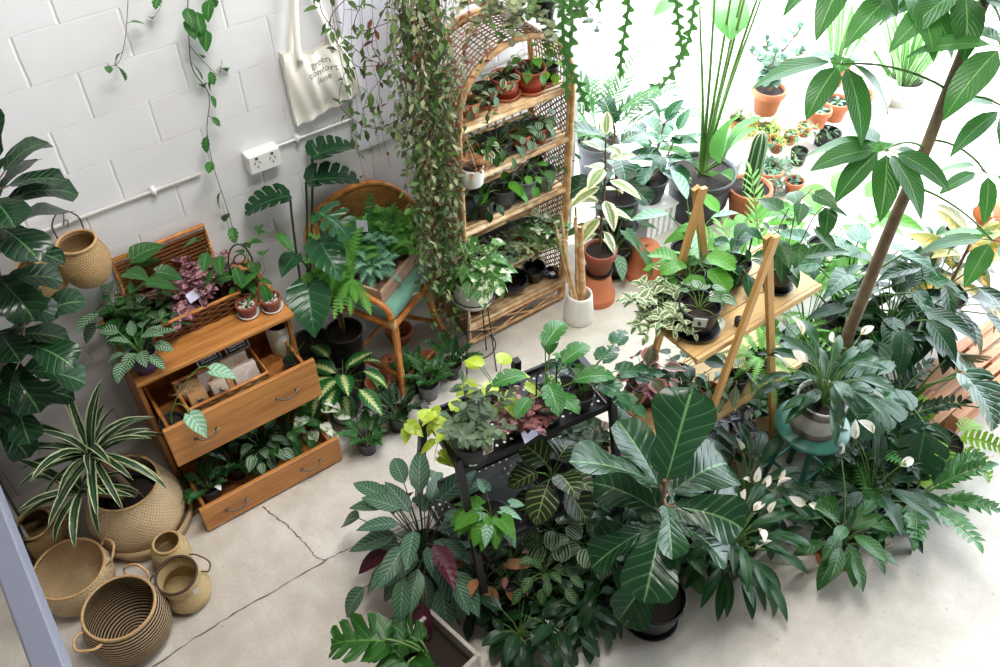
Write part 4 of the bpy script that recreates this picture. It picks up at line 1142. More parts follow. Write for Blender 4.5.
# window-leaf vine on a wire trellis
def trellis(root, hgt, w, c, loops=True):
    m = MB(); z0 = c[2] - .03
    m.tube([(-w, 0, z0), (-w, 0, z0 + hgt * .55)] + [(math.cos(a) * w, 0, z0 + hgt * .62 + math.sin(a) * hgt * .38) for a in np.linspace(PI, 0, 13)] + [(w, 0, z0 + hgt * .55), (w, 0, z0)], .004, 6)
    if loops:
        a = np.linspace(0, 2 * PI, 19)
        for rr, zc_ in ((w * .5, .72), (w * .8, .3), (w * .45, .4)): m.tube(np.stack([rr * np.cos(a), 0 * a, z0 + hgt * zc_ + rr * np.sin(a)], 1), .0035, 5, cap=False)
    m.build('wire_trellis', M['wire'], root)
def fn(root, c, R):
    trellis(root, .30, .055, c)
    a, b = MB(), MB()
    for p in ([(.0, .0, .1), (-.04, .02, .2), (-.10, .03, .26), (-.14, .02, .34), (-.12, .0, .38)], [(.03, .01, .12), (.05, .0, .24), (.12, .02, .25), (.2, .03, .24)], [(-.02, -.02, .1), (.04, -.02, .2), (.0, .0, .3)], [(.02, -.03, .05), (.08, -.05, .1), (.09, -.04, .18)], [(-.02, .02, .06), (-.08, .0, .12), (-.11, .0, .22)]):
        vine(a, b, [c] + [c + np.array(q) for q in p], R, n=5, L=.105, W=.055, t0=.3, pet=.03, lk=dict(shp='ovate', lobes=5, depth=.28, duty=.82, sweep=.35, cols=5))
    rosette(a, b, c, R, n=8, pet=(.03, .07), L=.07, W=.045, lk=dict(shp='ovate', **LK3)); fin(root, a, b, 'adans')
potted('trellis_monstera', 'split-leaf vine trained on a black wire trellis at the back right of the dresser', 'potted plant', 247, 286, DT, 'nursery', .055, .09, 'terra_dark', fn)
for px, py, lb in ((246, 304, 'small pebble-topped terracotta pot with a sprout, left of the dresser pair'), (270, 298, 'small pebble-topped terracotta pot with a sprout, at the dresser right edge')):
    e = potted('succulent_pot', lb, 'potted plant', px, py, DT, 'terra', .05, .068, 'terra_dark', h_ros('succ', n=7, pet=(.0, .0), L=.045, W=.014, el=(.3, 1.3), tilt=.1, lk=dict(shp='lance', **LK3)), 'pebble-topped pots on the dresser', saucer=('white', .052))
    m = MB(); R = Rng(px)
    for k in range(46):
        a = R.uniform(0, 6.28); rr = .040 * math.sqrt(R.random()); s = R.uniform(.005, .008)
        m.lathe([(.001, -s * .6), (s * .8, -s * .3), (s, 0), (s * .7, s * .45), (.001, s * .6)], 6, c=(rr * math.cos(a), rr * math.sin(a), .058 + R.uniform(0, .004)))
    m.build('pebble_topping', M['pebble'], e)
potted('white_planter', 'cream cylindrical planter tucked under the right end of the dresser top', 'planter', 277, 322, DRZ1 + .07, 'cyl', .065, .18, 'ceramic_mint', h_none, seed=3)
def fn(root, c, R):
    a, b = MB(), MB()
    for q, (p, az) in enumerate((((.07, -.12, .13), -1.4), ((.23, -.02, .22), -.5))):
        p = c + np.array(p); b.tube(bez(c, c + [0, 0, .12], p + [0, .04, .1], p, 10), .0028, 5); leaf(a, p, az, -.3, .13, .085, 'heart', droop=.8, cord=.2, rows=8, cols=5)
    fin(root, a, b, 'syng')
potted('potted_syngonium', 'pale arrowhead plant reaching over the left of the upper drawer', 'potted plant', 0, 0, DRZ1 + .07, 'nursery', .055, .10, 'black', fn, xy=(-.055, -.58))
potted('potted_sprouts', 'thin green shoots in a dark pot at the right end of the upper drawer', 'potted plant', 0, 0, DRZ1 + .07, 'nursery', .04, .08, 'black', h_strap('green', n=9, L=.13, W=.008, el=(1., 1.5), droop=.4), xy=(.555, -.54))
# lower drawer
potted('zz_plant', 'small glossy zz plant with a blank white plant label in the lower drawer', 'potted plant', 208, 486, DRZ2, 'nursery', .055, .09, 'charcoal', h_pin('zz', n=8, length=(.08, .15), L=.045, W=.024, pairs=5, sr=.003))
e = thing('plant_label', 'curled white plant label stuck in soil near the lower drawer front', 'plant label', at(217, 487, .13)); m = MB(); leaf(m, (0, 0, 0), -1.5, 1.5, .085, .03, 'strap', droop=2.2, rows=9, cols=3, fold=0); m.build('label_strip', M['white'], e)
potted('zz_plant', 'shaded zz plant second from the left in the lower drawer', 'potted plant', 234, 462, DRZ2, 'nursery', .055, .10, 'black', h_pin('zzdark', n=13, length=(.12, .22), L=.055, W=.026, pairs=6, sr=.003))
potted('scindapsus', 'marbled gray-green pothos at the middle of the lower drawer', 'potted plant', 262, 450, DRZ2, 'nursery', .065, .10, 'black', h_ros('peper', n=34, pet=(.06, .16), L=.075, W=.055, el=(.0, 1.3), lk=dict(shp='heart', cord=.15, **LK5)))
potted('scindapsus', 'dark leafy pothos right of the marbled one in the lower drawer', 'potted plant', 286, 432, DRZ2, 'nursery', .06, .10, 'black', h_ros('green', n=26, pet=(.07, .17), L=.08, W=.055, el=(.1, 1.3), lk=dict(shp='heart', cord=.15, **LK5)))
e = potted('marble_pothos', 'white-marbled pothos with one white leaf at the right end of the lower drawer', 'potted plant', 317, 420, DRZ2, 'nursery', .055, .10, 'terra_dark', h_ros('white_leaf', n=16, pet=(.06, .16), L=.09, W=.065, el=(.0, 1.3), lk=dict(shp='heart', cord=.15, **LK5)))
m = MB(); leaf(m, (.04, -.03, .24), -.7, .2, .12, .05, 'ovate', droop=1.9, rows=8, cols=5); m.build('white_leaf', M['spathe'], e)

# ------------------------------------------------------------------ left wall: fiddle leaf fig, dracaena
FGX, FGY = -.98, -.20
_fp = lambda px, py, y: at_y(px, py, y) - np.array([FGX, FGY, .40])
potted('fiddle_leaf_fig', 'tall fiddle leaf fig in a black pot in the left corner', 'potted tree', 0, 0, 0, 'nursery', .15, .42, 'black',
       h_mix(h_cane('figdark', pts=[(0, 0, -.02), _fp(0, 395, -.34), _fp(-6, 330, -.42), _fp(-10, 260, -.5), _fp(-8, 205, -.52), _fp(-2, 175, -.52)], n=46, t0=.12, L=.22, W=.15, el=(-.3, .5), droop=.8, pet=.05, sr=(.016, .007), lk=dict(shp='fiddle', wav=.035, fold=.15, rows=9, cols=7)),
             h_cane('fig', pts=[(.02, -.02, -.02), _fp(14, 395, -.4), _fp(20, 350, -.46), _fp(26, 310, -.48)], n=17, t0=.25, L=.19, W=.14, el=(-.2, .5), droop=.8, pet=.05, sr=(.01, .006), lk=dict(shp='fiddle', wav=.035, fold=.15, rows=9, cols=7))), xy=(FGX, FGY))
def fn(root, c, R):
    a, b = MB(), MB()
    b.tube(poly_smooth([c + [.02, .0, -.02], c + [.0, .01, .12], c + [-.06, .03, .34]], 8), .016, 8); b.tube(poly_smooth([c + [-.02, .02, -.02], c + [-.09, .01, .08], c + [-.17, -.03, .22]], 8), .012, 8)
    fin(root, MB(), b, 'drac', 'bark', sname='trunk')
    lk = dict(shp='strap', rows=10, cols=5, fold=.3)
    rosette(a, None, c + [-.06, .03, .34], R, n=34, pet=(0, 0), L=.34, W=.038, el=(-.1, 1.35), tilt=0, droop=1.15, r0=.014, lk=lk)
    rosette(a, None, c + [-.17, -.03, .22], R, n=14, pet=(0, 0), L=.27, W=.038, el=(-.1, 1.3), tilt=0, droop=1.1, r0=.012, lk=lk)
    fin(root, a, None, 'drac')
potted('dracaena', 'white-striped dracaena growing out of the largest belly basket', 'potted plant', 0, 0, .012, 'nursery', .13, .24, 'black', fn, xy=(BIGB[0], BIGB[1]))

# ------------------------------------------------------------------ between dresser and chair
def fn(root, c, R):
    a, b = MB(), MB()
    for (px, py, y), az, L in (((290, 196, -.13), 2.9, .23), ((312, 158, -.12), .1, .25), ((306, 182, -.15), -.35, .26)):
        p = at_y(px, py, y) - np.array([.80, -.155, 0]); b.tube(bez(c, c + [(p - c)[0] * .1, .0, .3], p + [-.03, .0, -.25], p, 14), .0065, 6)
        leaf(a, p, az, .1, L, L * .78, 'monst', droop=.7, lobes=5, depth=.62, duty=.84, sweep=.4, cord=.15, cols=7, fold=.3)
    fin(root, a, b, 'monst', 'stem_dark')
potted('monstera', 'dark monstera with three split leaves rising against the wall behind the dresser', 'potted plant', 0, 0, 0, 'nursery', .12, .26, 'black', fn, xy=(.80, -.155))
def fn(root, c, R):
    a, b = MB(), MB()
    o = np.array([.93, -.33, 0])
    for (px, py, y), az, L, el in (((308, 288, -.40), -2.0, .25, -.1), ((320, 242, -.36), -1.6, .22, .0), ((294, 196 + 60, -.3), -2.6, .13, .3)):
        p = at_y(px, py, y) - o; b.tube(bez(c, c + [0, 0, .2], p + [0, .05, .08], p, 12), .005, 6)
        leaf(a, p, az, el - .3, L, L * .84, 'heart', droop=.7, cord=.28, rows=10, cols=7, fold=.15, wav=.02)
    fin(root, a, b, 'heart', 'stem_dark')
    a, b = MB(), MB(); p = at_y(318, 212, -.36) - o; b.tube(bez(c, c + [0, 0, .3], p + [0, .05, -.1], p, 12), .005, 6)
    leaf(a, p, -1.2, -.1, .2, .2, 'selloum', droop=.8, lobes=4, depth=.75, duty=.7, sweep=.3, cols=7, cord=.1); fin(root, a, b, 'heart', 'stem_dark')
potted('philodendron', 'big heart-leaf philodendron in a tall black pot beside the cane chair', 'potted plant', 0, 0, 0, 'nursery', .095, .42, 'black', fn, xy=(.93, -.33))
e = potted('dieffenbachia', 'yellow-green splashed dieffenbachia in a black pot between dresser and chair', 'potted plant', 343, 381, .06, 'nursery', .095, .19, 'black', h_ros('dieff', n=18, pet=(.06, .17), L=.17, W=.095, el=(.1, 1.3), tilt=.7, droop=.7, lk=dict(shp='ovate', rows=9, cols=5, fold=.2)))
m = MB(); a = np.linspace(0, 2 * PI, 25)
for z, rr in ((-.004, .085), (-.056, .1)): m.tube(np.stack([rr * np.cos(a), rr * np.sin(a), a * 0 + z], 1), .003, 5, cap=False)
for k in range(4): q = k * PI / 2; m.tube([(math.cos(q) * .085, math.sin(q) * .085, .1), (math.cos(q) * .1, math.sin(q) * .1, -.057)], .003, 5)
m.build('wire_stand', M['wire'], e)
zk = dict(n=9, length=(.08, .15), L=.05, W=.027, pairs=5, sr=.003, el=(.7, 1.45))
potted('zz_plant', 'small zz plant with a photo care label nearest the lower drawer', 'potted plant', 366, 438, 0, 'nursery', .055, .10, 'charcoal', h_pin('zz', **zk), 'zz plants on the floor by the chair', sticker=(-1.6, .35, .7, .3))
e = bpy.data.objects['zz_plant.002']; care_tag(e, (-.01, -.05, .085), -1.5, .032, .05, 'tag_brown', -.35)
potted('zz_plant', 'dark zz plant in a plain black pot, second from the dresser', 'potted plant', 397, 412, 0, 'nursery', .062, .12, 'black', h_pin('zzdark', **dict(zk, length=(.1, .18), n=11)), 'zz plants on the floor by the chair')
potted('zz_plant', 'zz plant in a gray pot with a green sticker by the chair leg', 'potted plant', 428, 382, 0, 'nursery', .06, .115, 'gray_pot', h_pin('zz', **dict(zk, length=(.11, .19), n=10)), 'zz plants on the floor by the chair', sticker=(-1.9, .4, .8, .25, 'tag_green'))
potted('zz_plant', 'glossy zz plant in front of the chair foot among the terracotta', 'potted plant', 411, 376, 0, 'nursery', .06, .11, 'black', h_pin('zz', **dict(zk, length=(.09, .16), n=11)), 'zz plants on the floor by the chair')
potted('zz_plant', 'zz plant at the far end of the row beside the rattan shelf foot', 'potted plant', 452, 362, 0, 'nursery', .055, .11, 'black', h_pin('zz', **dict(zk, length=(.11, .19), n=9)), 'zz plants on the floor by the chair')
# terracotta under the chair
def terracotta(label, px, py, kind, r, h, z=0.0, mat='terra', rim=False, group='spare terracotta under the chair', nm='terracotta_pot', tilt=None):
    p = at(px, py, z + (h if rim else 0)); t = thing(nm, label, 'pot', (p[0], p[1], z), 0, group)
    if tilt: t.rotation_euler = tilt
    m = MB(); m.lathe(pot_prof(kind, r, h), 28); m.build('pot_body', M[mat], t)
    return t
terracotta('upturned terracotta pot beneath the front of the cane chair', 405, 383, 'inverted', .075, .15).location = (1.12, -.42, 0)
terracotta('terracotta pot standing upright left of the chair leg behind the zz plants', 380, 398, 'terra', .07, .14)
p0 = at(424, 372, 0)
for k in range(3):
    t = terracotta('%s terracotta saucer of the stack under the chair' % ('bottom', 'middle', 'topmost')[k], 424, 372, 'saucer', .085, .03, 0, nm='terracotta_saucer', group='terracotta saucers under the chair'); t.location = (p0[0] + .01 * k, p0[1], k * .024)
terracotta('squat terracotta bowl farthest under the chair near the wall', 400, 340, 'terra', .08, .09)

# ------------------------------------------------------------------ ferns in the crate
fk = dict(shp='frond', lobes=13, depth=.93, duty=.5, sweep=.25, cols=3, fold=.1)
for k, (x, y, lb, lm, L, W, n, az) in enumerate(((-.165, .02, 'arching boston fern at the left end of the crate', 'fern', .20, .07, 26, (1.4, 4.6)), (-.12, .075, 'tall boston fern at the back left of the crate', 'fern', .26, .08, 30, (.6, 4.2)),
       (-.06, -.02, 'blue-green fern in the middle of the crate', 'fernblue', .13, .06, 24, None), (.02, .08, 'dark fern under the price card at the crate back', 'ferndark', .26, .08, 28, (.0, 3.4)), (.04, -.05, 'light green fern at the crate front', 'fern', .13, .05, 30, (-.6, 3.6)), (.12, .05, 'bright green maidenhair fern at the right end of the crate', 'fern', .18, .07, 44, (-.6, 3.8)))):
    p = chair_pt(x * 1.15 - .01, .225 + y * .85, .685)
    e = potted('potted_fern', lb, 'potted fern', 0, 0, .685, 'nursery', .045, .08, 'black', h_ros(lm, n=n, pet=(.02, .06), L=L, W=W, el=(.45, 1.5), tilt=.1, droop=1.15, azr=az, lk=fk), 'ferns in the chair crate', xy=(p[0], p[1]))
    if k == 3: care_tag(e, (-.02, -.02, .24), -2.2, .055, .06, 'tag_lilac', .3); m = MB(); m.tube([(-.02, -.02, .06), (-.02, -.02, .26)], .002, 4); m.build('card_stake', M['wire'], e)
for k, (x, y, lb) in enumerate(((.20, .0, 'curly green fern at the far right corner of the crate'), (.1, .09, 'pale ruffled fern at the back right of the crate'))):
    p = chair_pt(x - .02, .225 + y * .85, .685)
    potted('potted_fern', lb, 'potted fern', 0, 0, .685, 'nursery', .04, .08, 'black', h_spray('fern' if k == 0 else 'fernblue', n=22, length=(.08, .19), nodes=6, L=.045, W=.032, el=(.4, 1.4), lk=dict(shp='round', wav=.06, **LK3)), 'ferns in the chair crate', xy=(p[0], p[1]))

# ------------------------------------------------------------------ rattan shelf plants
def shelfpot(name, lb, px, py, lev, kind, r, h, pm, fn, grp, saucer=None, dz=.004, **k):
    z = LEV[lev] + dz; P = at(px, py, z + h)
    y = min(max(P[1], SY0 + r + .012), SY1 - r - .02); x = min(max(P[0], SX0 + r + .02), SX1 - r - .02)
    return potted(name, lb, 'potted plant', 0, 0, z, kind, r, h, pm, fn, grp, saucer, xy=(x, y), **k)
rk = lambda lm, n=12, L=.055, W=.042, pet=(.03, .09), shp='round', **k: h_ros(lm, n=n, pet=pet, L=L, W=W, el=k.pop('el', (-.1, 1.2)), lk=dict(shp=shp, **LK3), **k)
g1 = 'pots on the top shelf of the rattan shelf'
shelfpot('pot_plant', 'leafy plant in a pinkish pot at the left end of the top rattan shelf', 470, 100, 0, 'nursery', .05, .08, 'terra', rk('hoyapale', 12), g1)
shelfpot('pot_plant', 'silver-leaved plant in a black pot, second on the top rattan shelf', 484, 88, 0, 'nursery', .062, .085, 'black', rk('succ', 14), g1, ('terra', .066))
shelfpot('pot_plant', 'plant in a red pot with green label at the middle of the top rattan shelf', 505, 76, 0, 'nursery', .075, .105, 'terra_red', rk('pepervar', 12), g1, ('terra', .08), sticker=(-2.2, .35, .7, .35, 'tag_green'))
shelfpot('pot_plant', 'heart-leaf plant in a red pot, second from the right on the top rattan shelf', 530, 68, 0, 'nursery', .078, .115, 'terra_red', rk('bright', 13, .06, .05, (.05, .12), 'heart'), g1, ('terra', .083), sticker=(-2.4, .35, .7, .35, 'tag_green'))
shelfpot('pot_plant', 'lime-leaved plant in a black pot at the right end of the top rattan shelf', 551, 64, 0, 'nursery', .058, .085, 'black', rk('fernlime', 9, .06, .05, (.05, .13), 'heart'), g1, ('terra', .055))
def tray(lb, lev, x0, x1, mat='black'):
    t = thing('drip_tray', lb, 'tray', ((x0 + x1) / 2, (SY0 + SY1) / 2 - .01, LEV[lev] + .001)); w = (x1 - x0) / 2
    m = MB(); m.lathe([(.002, 0), (.96, 0), (1.0, .02), (.98, .02), (.95, .004), (.002, .004)], 36); V = m.V[0]
    ex = 4; ang = np.arctan2(V[:, 1], V[:, 0]); rr = np.hypot(V[:, 0], V[:, 1]); k = (np.abs(np.cos(ang)) ** ex + np.abs(np.sin(ang)) ** ex) ** (-1 / ex)
    V[:, 0] = np.cos(ang) * rr * k * w; V[:, 1] = np.sin(ang) * rr * k * .115
    m.build('tray_body', M[mat], t)
tray('long black drip tray on the second rattan shelf', 1, SX0 + .12, SX1 - .03); tray('long black drip tray on the third rattan shelf', 2, SX0 + .04, SX1 - .03); tray('long black drip tray on the fourth rattan shelf', 3, SX0 + .1, SX1 - .03)
g2 = 'pots on the second shelf of the rattan shelf'
shelfpot('peperomia', 'variegated peperomia in a terracotta pot at the left of the second rattan shelf', 487, 155, 1, 'terra', .058, .085, 'terra', rk('pepervar', 24, .05, .038), g2, dz=.007)
shelfpot('peperomia', 'lance-leaved plant in a black pot on the second rattan shelf', 504, 148, 1, 'nursery', .058, .09, 'black', rk('green', 18, .085, .04, (.05, .12), 'lance'), g2, dz=.007)
shelfpot('peperomia', 'crinkled dark peperomia in a terracotta pot, second from the right on the second rattan shelf', 522, 134, 1, 'terra', .06, .09, 'terra_red', rk('peper', 30, .05, .04), g2, dz=.007)
shelfpot('peperomia', 'crinkled dark peperomia in a wide terracotta pot at the right of the second rattan shelf', 543, 128, 1, 'terra', .068, .09, 'terra_red', rk('peper', 34, .055, .045), g2, dz=.007)
g3 = 'black pots on the third shelf of the rattan shelf'
shelfpot('pot_plant', 'dark-leaved plant in a black pot at the left of the third rattan shelf', 484, 200, 2, 'nursery', .055, .1, 'black', rk('deep', 12, .08, .05, (.06, .14), 'ovate'), g3, dz=.007)
shelfpot('pot_plant', 'plant with one big pale leaf in a black pot on the third rattan shelf', 507, 190, 2, 'nursery', .068, .12, 'charcoal', h_mix(rk('bright', 5, .11, .05, (.06, .12), 'ovate')), g3, dz=.007)
shelfpot('pot_plant', 'bushy green plant in a gray pot in the middle of the third rattan shelf', 530, 181, 2, 'nursery', .068, .12, 'gray_pot', rk('bright', 14, .055, .045, (.05, .13)), g3, dz=.007)
shelfpot('pot_plant', 'round-leaved plant in a wide gray pot at the right of the third rattan shelf', 546, 172, 2, 'nursery', .072, .11, 'gray_pot', rk('green', 9, .07, .06, (.05, .11)), g3, dz=.007)
shelfpot('pot_plant', 'dark upright plant behind the wide gray pot on the third rattan shelf', 562, 148, 2, 'nursery', .04, .09, 'black', rk('trad', 9, .1, .03, (.03, .08), 'lance'), g3, dz=.007)
g4 = 'trailing pots on the fourth shelf of the rattan shelf'
for k, (px, py, pm, lm, lb) in enumerate(((488, 262, 'black', 'white_leaf', 'cream-leaved trailing plant in a black pot at the left of the fourth rattan shelf'), (505, 252, 'black', 'peper', 'gray-green trailing plant in a black pot, second on the fourth rattan shelf'), (524, 245, 'tag_red', 'hoyapale', 'trailing plant in a bright red pot in the middle of the fourth rattan shelf'), (541, 238, 'tag_red', 'hoya', 'trailing plant in a bright red pot at the right of the fourth rattan shelf'), (556, 232, 'black', 'white_leaf', 'cream-edged trailing plant at the right end of the fourth rattan shelf'))):
    shelfpot('pot_plant', lb, px, py, 3, 'nursery', .045, .06, pm, h_spray(lm, n=14, length=(.08, .17), el=(-.2, .9), nodes=5, L=.045, W=.022, lk=dict(shp='ovate', **LK3)), g4, dz=.007)
g5 = 'black bowls on the bottom rattan shelf'
def ware(nm, lb, px, py, kind, r, h, mat, z):
    P = at(px, py, z + h); t = thing(nm, lb, 'pot', (P[0], max(P[1], SY0 + r + .015), z), 0, g5); m = MB(); m.lathe(pot_prof(kind, r, h), 32); m.build('pot_body', M[mat], t); return t
ware('glazed_bowl', 'wide glossy black bowl at the front of the bottom rattan shelf', 513, 280, 'bowl', .10, .085, 'glazed_black', LEV[4] + .004)
ware('glazed_pot', 'glossy black pot behind the wide bowl on the bottom rattan shelf', 534, 266, 'terra', .072, .10, 'glazed_black', LEV[4] + .004)
t = ware('glazed_dish', 'small dark dish with a white price square on the bottom rattan shelf', 553, 272, 'saucer', .055, .022, 'glazed_black', LEV[4] + .004); m = MB(); m.box((0, 0, .009), (.03, .03, .002)); m.build('price_sticker', M['tag_white'], t, smooth=False)
P = (SX0 + .10, SY0 + .12); t = thing('stacked_pot', 'tall black pot at the left end of the bottom rattan shelf', 'pot', (P[0], P[1], LEV[4] + .004), 0, g5); m = MB(); m.lathe(pot_prof('nursery', .085, .16), 28); m.build('pot_body', M['black'], t)
# on the arch
for k, (px, py, pm, lb) in enumerate(((515, 12, 'ceramic', 'trailing plant in a white pot on top of the rattan arch'), (545, 6, 'black', 'trailing plant in a black pot on top of the rattan arch'))):
    P = at(px, py, 1.86); h_ = h_spray('hoya' if k else 'hoyapale', n=14, length=(.12, .3), el=(-.3, 1.1), droop=1.2, nodes=6, L=.045, W=.035, lk=dict(shp='round', **LK3))
    potted('trailing_plant', lb, 'potted plant', 0, 0, 1.805, 'nursery', .055, .10, pm, h_, 'pots on the rattan arch', xy=(P[0], min(max(P[1], -.44), -.2)))

# white pots at the shelf's left post
P = at_y(472, 166, -.56)
t = thing('hanging_pot', 'small white pot of dry brown succulent hung by strings from the rattan shelf', 'hanging planter', (P[0], -.56, P[2] - .1))
zs = make_pot(t, 'cyl', .056, .10, 'ceramic'); a, b = MB(), MB(); R = Rng(6); rosette(a, b, np.array([0, 0, zs]), R, n=34, pet=(.015, .05), L=.04, W=.026, el=(.7, 1.5), tilt=.3, droop=.3, r0=.03, lk=dict(shp='ovate', **LK3)); fin(t, a, b, 'dry', 'stem_brown')
m = MB(); zt = 1.43 - (P[2] - .1)
for k in range(3): q = k * 2.1 + .4; m.tube([(math.cos(q) * .055, math.sin(q) * .055, .095), (0.01, .07, zt)], .0015, 4)
m.tube([(.01, .07, zt), (.01, .075, zt + .03)], .003, 5); m.build('hanging_string', M['rope'], t)
xy = at(488, 402, 0); ZR = .50
P = at(474, 300, ZR)
STN = np.array([P[0], P[1]])
t = thing('wire_plant_stand', 'black wire plant stand holding the white pothos planter', 'plant stand', (STN[0], STN[1], 0))
m = MB(); a = np.linspace(0, 2 * PI, 29)
for z, rr in ((ZR - .003, .075), (.16, .11), (ZR + .05, .112)): m.tube(np.stack([rr * np.cos(a), rr * np.sin(a), a * 0 + z], 1), .004, 6, cap=False)
for k in range(2): q = k * PI / 2 + .5; m.tube([(math.cos(q) * .08, math.sin(q) * .08, ZR - .003), (-math.cos(q) * .08, -math.sin(q) * .08, ZR - .003)], .004, 6)
m.build('ring', M['wire'], t)
for k in range(4):
    q = k * PI / 2 + .5; m = MB(); m.tube([(math.cos(q) * .112, math.sin(q) * .112, ZR + .05), (math.cos(q) * .078, math.sin(q) * .078, ZR), (math.cos(q) * .11, math.sin(q) * .11, .16), (math.cos(q) * .125, math.sin(q) * .125, 0)], .004, 6); m.build('leg', M['wire'], t)
potted('marble_pothos', 'cream-marbled pothos in a white ceramic planter on the wire stand', 'potted plant', 0, 0, ZR + .002, 'cyl', .105, .165, 'ceramic_mint',
       h_mix(h_ros('marble', n=34, pet=(.07, .2), L=.115, W=.085, el=(.5, 1.45), lk=dict(shp='heart', cord=.18, **LK5)), h_ros('white_leaf', n=12, pet=(.08, .2), L=.11, W=.075, el=(-.1, .9), azr=(-.9, .8), lk=dict(shp='heart', cord=.18, **LK5))), xy=(STN[0], STN[1]))

# ------------------------------------------------------------------ big trailing plant over the shelf's left side
def hanger(t, z, r, ztop):
    m = MB()
    for k in range(3): q = k * 2.094; m.tube([(math.cos(q) * r, math.sin(q) * r, z), (0, 0, z + .35)], .002, 4)
    m.tube([(0, 0, z + .35), (0, 0, ztop)], .002, 4); m.build('hanging_cord', M['rope'], t)
t = thing('trailing_hoya', 'huge trailing vine hanging as a curtain over the left side of the rattan shelf', 'hanging plant', (1.42, -.42, 2.3), 0)
zs = make_pot(t, 'nursery', .14, .18, 'black'); hanger(t, .18, .13, ZC - 2.3)
R = Rng(11); bufs = {k: (MB(), MB()) for k in ('hoya', 'hoyapale', 'hoyared')}
for i in range(74):
    lm = R.choice(['hoya', 'hoya', 'hoya', 'hoyapale', 'hoyapale', 'hoyapale', 'hoyared']); a, b = bufs[lm]
    if i < 52: px, zb = min(450, R.gauss(427, 14)), R.uniform(.45, 1.2)          # the dense curtain
    elif i < 66: px, zb = R.uniform(395, 530), R.uniform(1.55, 1.8)
    else: px, zb = R.uniform(335, 420), R.uniform(1.45, 1.75)
    W_ = at_y(px, 60, -.62 + R.uniform(-.1, .16)); x, y = W_[0] - 1.42, W_[1] + .42
    ys = -.56 + .42
    y = min(y, -.08) if px > 455 else y
    q = [(x * .35, y * .4, zs + .06), (x * .85, y * .95, zs + .0), (x, y, zs - .25)]
    zl = zs - .25
    while zl > zb - 2.3: zl -= R.uniform(.12, .2); k_ = .0 * max(0, -zl - .7) if i < 52 else 0; q.append((x + k_ + R.gauss(0, .018), y + R.gauss(0, .018), zl))
    n = int((zs - zl) * (30 if i < 66 else 12))
    vine(a, b, [(0, 0, zs)] + q, R, n=n, L=.040 if i < 66 else .05, W=.021, sr=.0013, pet=.012, t0=.22, el=(-1.2, .5), smooth=26, seg=3, lk=dict(shp='ovate', rows=4, cols=3))
for k, (a, b) in bufs.items():
    b.build('vines', M['stem_brown'], t); a.build('foliage', M[k], t)
# loose brown twigs reaching over the tote bag
a, b = MB(), MB(); R = Rng(12)
for pts in ([(368, -20), (330, 20), (352, 62), (372, 66), (420, 58)], [(400, -20), (372, 40), (385, 70), (366, 100), (360, 140)], [(372, -20), (355, 30), (405, 20), (440, 40)], [(430, 90), (400, 118), (372, 128), (340, 105), (348, 60)], [(410, -20), (404, 60), (412, 110), (432, 150)], [(320, -20), (322, 12), (345, 40), (375, 62), (398, 60)], [(455, 60), (410, 112), (388, 130), (376, 100)]):
    L = [at_y(px, py, -.5) - np.array([1.42, -.42, 2.3]) for px, py in pts]
    vine(a, b, L, R, n=11, L=.055, W=.026, sr=.0022, pet=.01, el=(-1.2, .3), lk=dict(shp='ovate', rows=5, cols=3))
b.build('twigs', M['stem_brown'], t); a.build('foliage', M['hoya'], t)
# fishbone cactus
t = thing('fishbone_cactus', 'fishbone cactus with zigzag stems hanging above the doorway side of the shelf', 'hanging plant', (2.55, -.65, 2.45)); zs = make_pot(t, 'nursery', .12, .16, 'black'); hanger(t, .16, .11, ZC - 2.45)
def zig(m, pts, w=.034, per=.062, core=.007):
    """flat fishbone stem: a narrow core with hooked lobes on alternate sides"""
    P = poly_smooth(pts, 160); s = np.concatenate([[0], np.cumsum(np.linalg.norm(np.diff(P, axis=0), axis=1))])
    view = CAM_C - np.array(t.location) - P[80]; view = np.array([view[0], view[1], 0]); view /= np.linalg.norm(view)
    def fr(q):
        p = np.array([np.interp(q, s, P[:, i]) for i in range(3)]); h = np.array([np.interp(q + .004, s, P[:, i]) for i in range(3)]) - np.array([np.interp(q - .004, s, P[:, i]) for i in range(3)])
        h /= np.linalg.norm(h) + 1e-9; nn = np.cross(h, view); nn /= np.linalg.norm(nn) + 1e-9; return p, h, nn, np.cross(nn, h)
    qs = np.linspace(0, s[-1], 90); G = np.zeros((90, 3, 3)); U = np.zeros((90, 3, 2))
    for i, q in enumerate(qs):
        p, h, nn, o = fr(q); G[i] = [p - nn * core, p + o * .004, p + nn * core]; U[i] = [(q * 3, 0), (q * 3, .5), (q * 3, 1)]
    m.grid(G, U)
    k = 1
    while k * per / 2 < s[-1] - .01:
        q = k * per / 2; sd = 1 if k % 2 else -1; sc = min(1, (s[-1] - q) / .12 + .25) * (.9 + .2 * math.sin(k * 1.7)); L = []
        for a_, wd in ((-.30, 0), (-.12, .55), (.04, .92), (.16, 1.0), (.24, .72), (.30, .25), (.34, 0)):
            p, h, nn, o = fr(q + a_ * per); L.append([p + nn * sd * core * .5 + o * .002, p + nn * sd * (core + wd * (w - core)) * sc + o * .003 * wd])
        L = np.array(L); m.grid(L if sd < 0 else L[:, ::-1], np.stack(np.meshgrid([.5, .9], np.linspace(0, 1, 7)), -1)); k += 1
m = MB()
